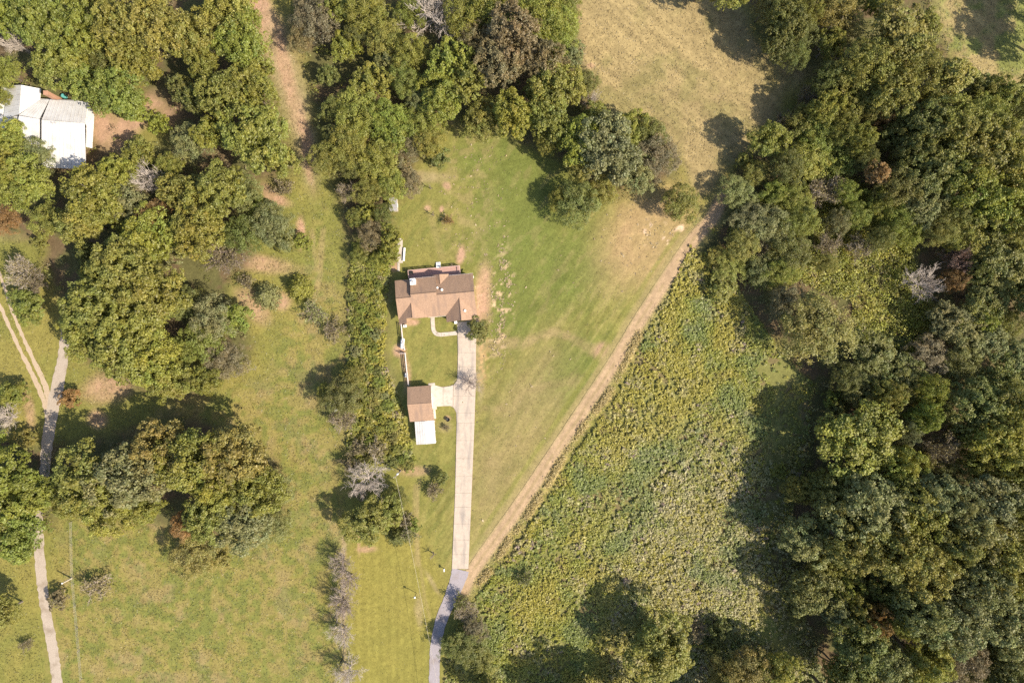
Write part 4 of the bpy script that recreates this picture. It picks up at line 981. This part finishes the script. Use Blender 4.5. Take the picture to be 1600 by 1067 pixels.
LAND = [(75, 185, 'the white-roofed house'), (680, 465, 'the brown-roofed house'), (656, 632, 'the garage'), (664, 676, 'the white carport'), (728, 760, 'the concrete driveway'), (690, 980, 'the asphalt drive'), (75, 620, 'the fork of the gravel drive'),
        (66, 890, 'the gravel drive'), (675, 18, 'the pinkish-grey leafless tree'), (1040, 140, 'the mown hay field'), (1275, 512, 'the big golden tan tree'), (1470, 702, 'the dark twiggy tree'), (1446, 440, 'the pinkish dead tree'),
        (1336, 690, 'the huge yellow tree'), (950, 232, 'the hay field corner tree'), (412, 461, 'the two meadow conifers'), (225, 278, 'the pale leafless woods tree'), (575, 748, 'the grey leafless tree'), (1366, 275, 'the narrow rusty tree'),
        (1050, 640, 'the weed meadow'), (905, 318, 'the yard corner trees'), (1366, 966, 'the rusty oak'), (1552, 872, 'the yellow oak'), (1172, 1042, 'the golden trees by the meadow'), (1085, 372, 'the top of the dirt track'),
        (610, 390, 'the pale bench'), (528, 608, 'the dark meadow-edge tree'), (302, 868, 'the golden low tree'), (410, 15, 'the pink bare soil'), (1520, 90, 'the second mown field'), (626, 735, 'the utility pole')]
DIRS = ['right of', 'below-right of', 'below', 'below-left of', 'left of', 'above-left of', 'above', 'above-right of']
def sizeword(r): return 'tiny' if r < 10 else 'small' if r < 18 else 'medium' if r < 28 else 'broad' if r < 40 else 'huge'

rows = []
for ln in TREES.replace('\n', '|').split('|'):
    q = ln.split()
    if len(q) == 6: rows.append((float(q[0]), float(q[1]), float(q[2]), q[3], q[4], float(q[5])))
# the brush strip beside the yard: many low shrubs one can pick out
rs = random.Random(5); tries = 0; strip = []
while len(strip) < 75 and tries < 4000:
    tries += 1
    y = rs.uniform(425, 728); x = rs.uniform(548, 592 + (0 if y < 590 else (y - 590) * .34)); r = rs.uniform(5.5, 10.5)
    if all(math.hypot(x - a[0], y - a[1]) > (r + a[2]) * .80 for a in strip):
        strip.append((x, y, r, rs.choice('OLLGGDBLTG'), rs.choice('sssfss'), rs.uniform(0.9, 2.0)))
rows += strip
# fill the holes of the closed woods with the trees that stand under and between the large ones
fill = []
for poly, n_, hs, hole in ((WOOD_R, 46, (9, 13), [(1120, 300, 90), (1105, 400, 60), (1290, 110, 40), (1330, 430, 170), (1200, 650, 110), (1230, 850, 60), (1150, 20, 60), (1500, 40, 110), (1420, 935, 30), (1250, 1020, 60)]), (WOOD_L, 16, (7, 10), [(75, 195, 85), (205, 190, 55), (245, 150, 35), (180, 215, 45), (20, 380, 60), (90, 430, 50)]), (WOOD_M, 14, (6, 9), [(530, 120, 40), (640, 290, 40), (570, 600, 130), (480, 150, 50), (545, 30, 25)])):
    k = 0
    for _ in range(6000):
        if k >= n_: break
        x = rs.uniform(max(0, min(p[0] for p in poly)), min(1610, max(p[0] for p in poly))); y = rs.uniform(max(-10, min(p[1] for p in poly)), min(1080, max(p[1] for p in poly))); r = rs.uniform(20, 30)
        if not bool(inside(np.array([x]), np.array([y]), poly)[0]): continue
        if any(math.hypot(x - a, y - b) < c_ for a, b, c_ in hole): continue
        if any(math.hypot(x - a[0], y - a[1]) < a[2] * .80 + 6 for a in rows + fill): continue
        fill.append((x, y, r, rs.choice('OODDBLO'), rs.choice('bbf'), rs.uniform(*hs))); k += 1
rows += fill

labels = {}
def describe(i, x, y, r, hue, kind):
    cand = sorted((math.hypot(x - a, y - b), a, b, n) for a, b, n in LAND)
    d, a, b, n = cand[0]
    if d < 8: d, a, b, n = cand[1]
    k = int(((math.degrees(math.atan2(y - b, x - a)) + 22.5) % 360) // 45)
    return (f"{sizeword(r)} {HUE[hue][1]} {WORD[kind]}", f"{DIRS[k]} {n}", d, cand)
desc = [describe(i, *rw[:5]) for i, rw in enumerate(rows)]
taken = {}
for i, (a, b, d, cand) in enumerate(desc): taken.setdefault(a + ' ' + b, []).append((d, i))
final = {}
ORD = ['nearest', 'second nearest', 'third nearest', 'fourth nearest', 'fifth nearest', 'sixth nearest', 'seventh nearest', 'eighth nearest', 'farthest']
for key, lst in taken.items():
    if len(lst) == 1: final[lst[0][1]] = key; continue
    for k, (d, i) in enumerate(sorted(lst)):
        # tell look-alikes apart by the neighbour that stands closest
        x, y = rows[i][0], rows[i][1]
        nb = min((j for j in range(len(rows)) if j != i and desc[j][0] != desc[i][0]), key=lambda j: math.hypot(rows[j][0] - x, rows[j][1] - y))
        w = desc[i][0].split(' ', 1); where = desc[i][1]
        final[i] = f"{desc[i][0]} {where}, {ORD[min(k, 8)]}"

GROUPS = {'broadleaf_tree': 'leafy broad-crowned trees', 'feathery_tree': 'loose fine-leaved trees', 'shrub': 'dense low shrubs', 'slender_tree': 'tall slender trees at the wood edge', 'conifer': 'small conifers', 'bare_tree': 'leafless grey trees', 'thinning_tree': 'half-bare autumn trees', 'thinning_shrub': 'thin twiggy shrubs', 'bare_sapling': 'leafless saplings on the lawn'}
BARKS = [(.16, .125, .10, 1), (.22, .185, .155, 1), (.13, .105, .085, 1)]
for proto in PROTO.values():
    for d in proto:
        for k in ('trunk', 'twigs'):
            if k in d: d[k].materials.append(M['bark'])
rt = random.Random(11)
for i, (x, y, r, hue, kind, h) in enumerate(rows):
    rm = r * S
    if h <= 0: h = 3.0 + rm * 1.7
    zc = h * .66; rm = rm * (H - zc) / H
    if kind == 'b' and rm < 3.1: kind_ = 'm'
    elif kind == 'f' and rm < 1.7: kind_ = 's'
    else: kind_ = kind
    pr = rt.choice(PROTO[kind_])
    c = P(x, y, zc)
    t = empty(NAME[kind], (c.x, c.y, 0), rt.uniform(0, 6.283))
    k = rm / pr['R'] * (0.95 if kind in 'bmfs' else 1.0)
    t.scale = (k * rt.uniform(.93, 1.07), k * rt.uniform(.93, 1.07), h / pr['h'])
    prop(t, final[i], CAT.get(kind, 'tree'), GROUPS[NAME[kind]])
    base = np.array(HUE[hue][0]) * np.array([rt.uniform(.94, 1.06), rt.uniform(.95, 1.05), rt.uniform(.88, 1.12)]) * rt.uniform(.9, 1.1)
    barec = kind in 'xwvz'
    for part in ('trunk', 'twigs', 'crown'):
        if part not in pr: continue
        o = link(part, pr[part], t)
        if part == 'crown':
            if barec: base = np.array(HUE['N' if hue in 'WKS' else hue][0]) * (1.25 if hue in 'WK' else 1)
            o.color = (*base, 1)
        else:
            o.color = (*(HUE[hue][0] if hue in 'WKS' else (.24, .19, .16)), 1) if barec else rt.choice(BARKS)
# ---------------------------------------------------------------- low growth nobody could count
def scatter(n, poly, seed, dens=None, box=None):
    rng = np.random.default_rng(seed); xs = [p[0] for p in poly]; ys = [p[1] for p in poly]; out = []
    tot = 0
    while tot < n:
        x = rng.uniform(max(min(xs), -60), min(max(xs), 1660), n * 2); y = rng.uniform(max(min(ys), -60), min(max(ys), 1130), n * 2)
        k = inside(x, y, poly)
        if dens is not None: k &= rng.random(len(x)) < dens(x, y)
        out.append(np.stack([x[k], y[k]], 1)); tot += int(k.sum())
    return np.concatenate(out)[:n], rng

def world(xy): return np.stack([(xy[:, 0] - CX) * S, (CY - xy[:, 1]) * S], 1)

VINES = [(1150, 330), (1240, 290), (1330, 280), (1420, 330), (1430, 420), (1470, 500), (1420, 560), (1340, 540), (1330, 470), (1250, 440), (1180, 450), (1130, 400)]

# weeds of the meadow: leafy stems with a few faces each
def weed_density(x, y):
    return np.clip(2.4 * (fbm(x, y, 34, 61, 4) - .34) + .25 * (x > 900) * (y > 700), .2, 1) * (.25 + .75 * smooth(2, 7, seg_dist(x, y, [(1010, 560), (1075, 640), (1060, 720), (960, 800), (930, 900)]))) * (1 - .75 * smooth(1165, 1200, x) * (y > 560))
xy, rng = scatter(36000, WEEDS, 21, weed_density)
xb, _ = scatter(3200, BRUSH, 22); xv, _ = scatter(5000, VINES, 23); xy = np.concatenate([xy, xb, xv])
n = len(xy); w = world(xy); pal = fbm(xy[:, 0], xy[:, 1], 46, 62, 4); pal2 = fbm(xy[:, 0], xy[:, 1], 18, 63, 3)
base = mix(np.broadcast_to(np.array((.255, .262, .036)), (n, 3)).copy(), np.array((.335, .295, .046)), smooth(.4, .6, pal))
right = smooth(880, 1080, xy[:, 0]) * smooth(600, 800, xy[:, 1])
base = mix(base, np.array((.37, .33, .16)), np.clip(right * .8 + smooth(.56, .66, pal2) * .5, 0, 1) * (rng.random(n) < .7))
base = mix(base, np.array((.27, .20, .15)), smooth(.62, .72, pal2) * (rng.random(n) < .12))
base = mix(base, np.array((.15, .20, .055)), smooth(.58, .7, 1 - pal) * .6)
hh = rng.uniform(.30, 1.0, n) * (.55 + .5 * pal + .55 * right); lean = rng.normal(size=(n, 2)) * .12
k = 8; pts = []; nor = []; tin = []; siz = []
for j in range(k):
    f = rng.uniform(.35, 1.0, n); rad = rng.uniform(.05, .36, n) * (1 + .25 * right); a = rng.uniform(0, 6.283, n)
    p = np.stack([w[:, 0] + lean[:, 0] * hh * f + np.cos(a) * rad, w[:, 1] + lean[:, 1] * hh * f + np.sin(a) * rad, hh * f], 1)
    pts.append(p); nor.append(unit(np.stack([np.cos(a) * .4, np.sin(a) * .4, np.ones(n) * 1.8], 1) + rng.normal(size=(n, 3)) * .4))
    tin.append(base * (1 + rng.normal(size=(n, 1)) * .16)); siz.append(rng.uniform(.16, .50, (n, 1)) * (.8 + .5 * pal2[:, None]))
V, F, C = leaves(np.concatenate(pts), np.concatenate(nor), np.concatenate(siz), .7, rng, np.clip(np.concatenate(tin), .02, .6))
prop(link('weeds', np_mesh('weeds', V, F, M['plant'], C)), kind='stuff')

# undergrowth between the trees
def blobs(name, specs, seed, nleaf=26, size=.34):
    rng = np.random.default_rng(seed); P0 = []; N0 = []; T0 = []
    for xy, col, rmin, rmax, hmax in specs:
        w = world(xy); n = len(w); r = rng.uniform(rmin, rmax, n); h = rng.uniform(.3, 1, n) * hmax
        for i in range(n):
            q = unit(rng.normal(size=(nleaf, 3))); q[:, 2] = np.abs(q[:, 2])
            P0.append(q * np.array((r[i], r[i], h[i])) * rng.uniform(.6, 1.05, (nleaf, 1)) + np.array((w[i, 0], w[i, 1], 0)))
            N0.append(q * .6 + np.array((0, 0, .6)) + rng.normal(size=(nleaf, 3)) * .4)
            c = np.array(col[rng.integers(len(col))]) * rng.uniform(.75, 1.25); T0.append(np.clip(c * (1 + rng.normal(size=(nleaf, 1)) * .18), .01, .6))
    p = np.concatenate(P0); V, F, C = leaves(p, unit(np.concatenate(N0)), np.full((len(p), 1), size), .65, rng, np.concatenate(T0))
    return prop(link(name, np_mesh(name, V, F, M['plant'], C)), kind='stuff')
g1 = [HUE['O'][0], HUE['D'][0], HUE['D'][0], HUE['B'][0], HUE['N'][0]]
g2 = [(.30, .31, .045), (.34, .32, .05), HUE['L'][0], HUE['G'][0], HUE['O'][0]]
a, _ = scatter(1500, WOOD_R, 31); b, _ = scatter(550, WOOD_M, 32); c, _ = scatter(420, WOOD_L, 33); d, _ = scatter(130, WOOD_L2, 34); e, _ = scatter(1300, VINES, 35); f, _ = scatter(420, BRUSH, 36)
g, _ = scatter(300, [(1150, 590), (1270, 600), (1262, 700), (1240, 800), (1245, 900), (1270, 1040), (1225, 1000), (1170, 880), (1155, 700)], 37)
blobs('undergrowth', [(a, g1, .7, 1.7, 3.2), (b, g1, .6, 1.5, 2.6), (c, g1, .6, 1.5, 2.2), (d, g1, .6, 1.4, 2.0), (e, g2, .7, 1.7, 3.6)], 38)
blobs('brush', [(f, [HUE['O'][0], HUE['L'][0], HUE['G'][0], HUE['T'][0], HUE['G'][0]], .4, 1.0, 1.1), (g, g1, .4, .9, .9)], 39, 22, .26)

# grass blades and tufts over the open ground
OPEN = [(-40, -40), (1640, -40), (1640, 1110), (-40, 1110)]
def open_density(x, y):
    d = np.ones(x.shape)
    for poly in (WOOD_R, WOOD_L, WOOD_L2, WOOD_M, WEEDS): d *= np.where(inside(x, y, poly), .0, 1.)
    for line, wd in ((TRACK_LINE, 6), ([(714.5, 503), (719, 889)], 30), ([(719, 889), (700, 940), (682, 1000), (677, 1110)], 13), ([(104, 500), (76, 650), (60, 815), (68, 930), (95, 1110)], 14), ([(692, 605), (692, 634)], 18), ([(676, 495), (678, 518), (714, 521)], 5), ([(-12, 395), (44, 545), (76, 618)], 4), ([(0, 476), (50, 583), (74, 640)], 4)):
        d *= seg_dist(x, y, line) > wd
    for poly in ([(608, 405), (752, 405), (752, 515), (608, 515)], [(630, 595), (690, 595), (690, 700), (630, 700)], [(0, 125), (155, 125), (155, 270), (0, 270)]):
        d *= ~inside(x, y, poly)
    d *= 1 - .6 * (inside(x, y, YARD) | ((x > 540) & (x < 720) & (y > 480))) - .35 * inside(x, y, FIELD)
    return d * np.clip(.35 + 1.3 * (fbm(x, y, 16, 65, 4) - .3), .1, 1)
xy, rng = scatter(60000, OPEN, 41, open_density)
n = len(xy); w = world(xy); col = cover(xy[:, 0], xy[:, 1]); mown = inside(xy[:, 0], xy[:, 1], YARD) | ((xy[:, 0] > 540) & (xy[:, 0] < 720) & (xy[:, 1] > 480))
hgt = np.where(mown, .04, .09) * rng.uniform(.5, 1.6, n); pts = np.stack([w[:, 0], w[:, 1], hgt * .6 - .02], 1)
nn = unit(rng.normal(size=(n, 3)) * np.array((.45, .45, .2)) + np.array((0, 0, 1.6)))
V, F, C = leaves(pts, nn, np.where(mown, .20, .34)[:, None] * rng.uniform(.6, 1.3, (n, 1)), .45, rng, np.clip(col * rng.uniform(.85, 1.35, (n, 1)), .01, .7))
prop(link('grass', np_mesh('grass', V, F, M['plant'], C)), kind='stuff')
# dry uncut fringe along the weed meadow
L = np.array(resample(EDGE_LINE, 1.0)); rng = np.random.default_rng(51); L = L[rng.random(len(L)) < smooth(.3, .55, fbm(L[:, 0], L[:, 1], 28, 29, 3)) + .12]; q = L[rng.integers(0, len(L), 5000)] + rng.normal(size=(5000, 2)) * np.array((3.0, 2.6)); w = world(q)
pts = np.stack([w[:, 0], w[:, 1], rng.uniform(.05, .5, 5000)], 1)
V, F, C = leaves(pts, unit(rng.normal(size=(5000, 3)) * .5 + np.array((.3, -.2, 1.0))), np.full((5000, 1), .42), .35, rng, np.array((.44, .345, .145)) * rng.uniform(.6, 1.25, (5000, 1)))
prop(link('dry_grass', np_mesh('dry_grass', V, F, M['plant'], C)), kind='stuff')

# wisps of cut hay left on the yard
def hay_density(x, y): return np.clip(ell(x, y, 784, 475, 18, 80, 3, .5) + .12 * ell(x, y, 740, 320, 45, 120, 0, .6) + .004 + .15 * ell(x, y, 990, 370, 70, 55, -50) + .5 * ell(x, y, 1030, 368, 30, 14, -30) + .02 * ell(x, y, 790, 680, 60, 160, 20), 0, 1) * (fbm(x, y, 9, 67, 3) > .5)
xy, rng = scatter(750, YARD + [(760, 900)], 43, hay_density)
n = len(xy); w = world(xy)
V, F, C = leaves(np.stack([w[:, 0], w[:, 1], rng.uniform(.03, .09, n)], 1), unit(rng.normal(size=(n, 3)) * .25 + np.array((0, 0, 1.))), rng.uniform(.25, .6, (n, 1)), .5, rng, np.array((.40, .31, .18)) * rng.uniform(.75, 1.2, (n, 1)))
prop(link('hay', np_mesh('hay', V, F, M['plant'], C)), kind='stuff')
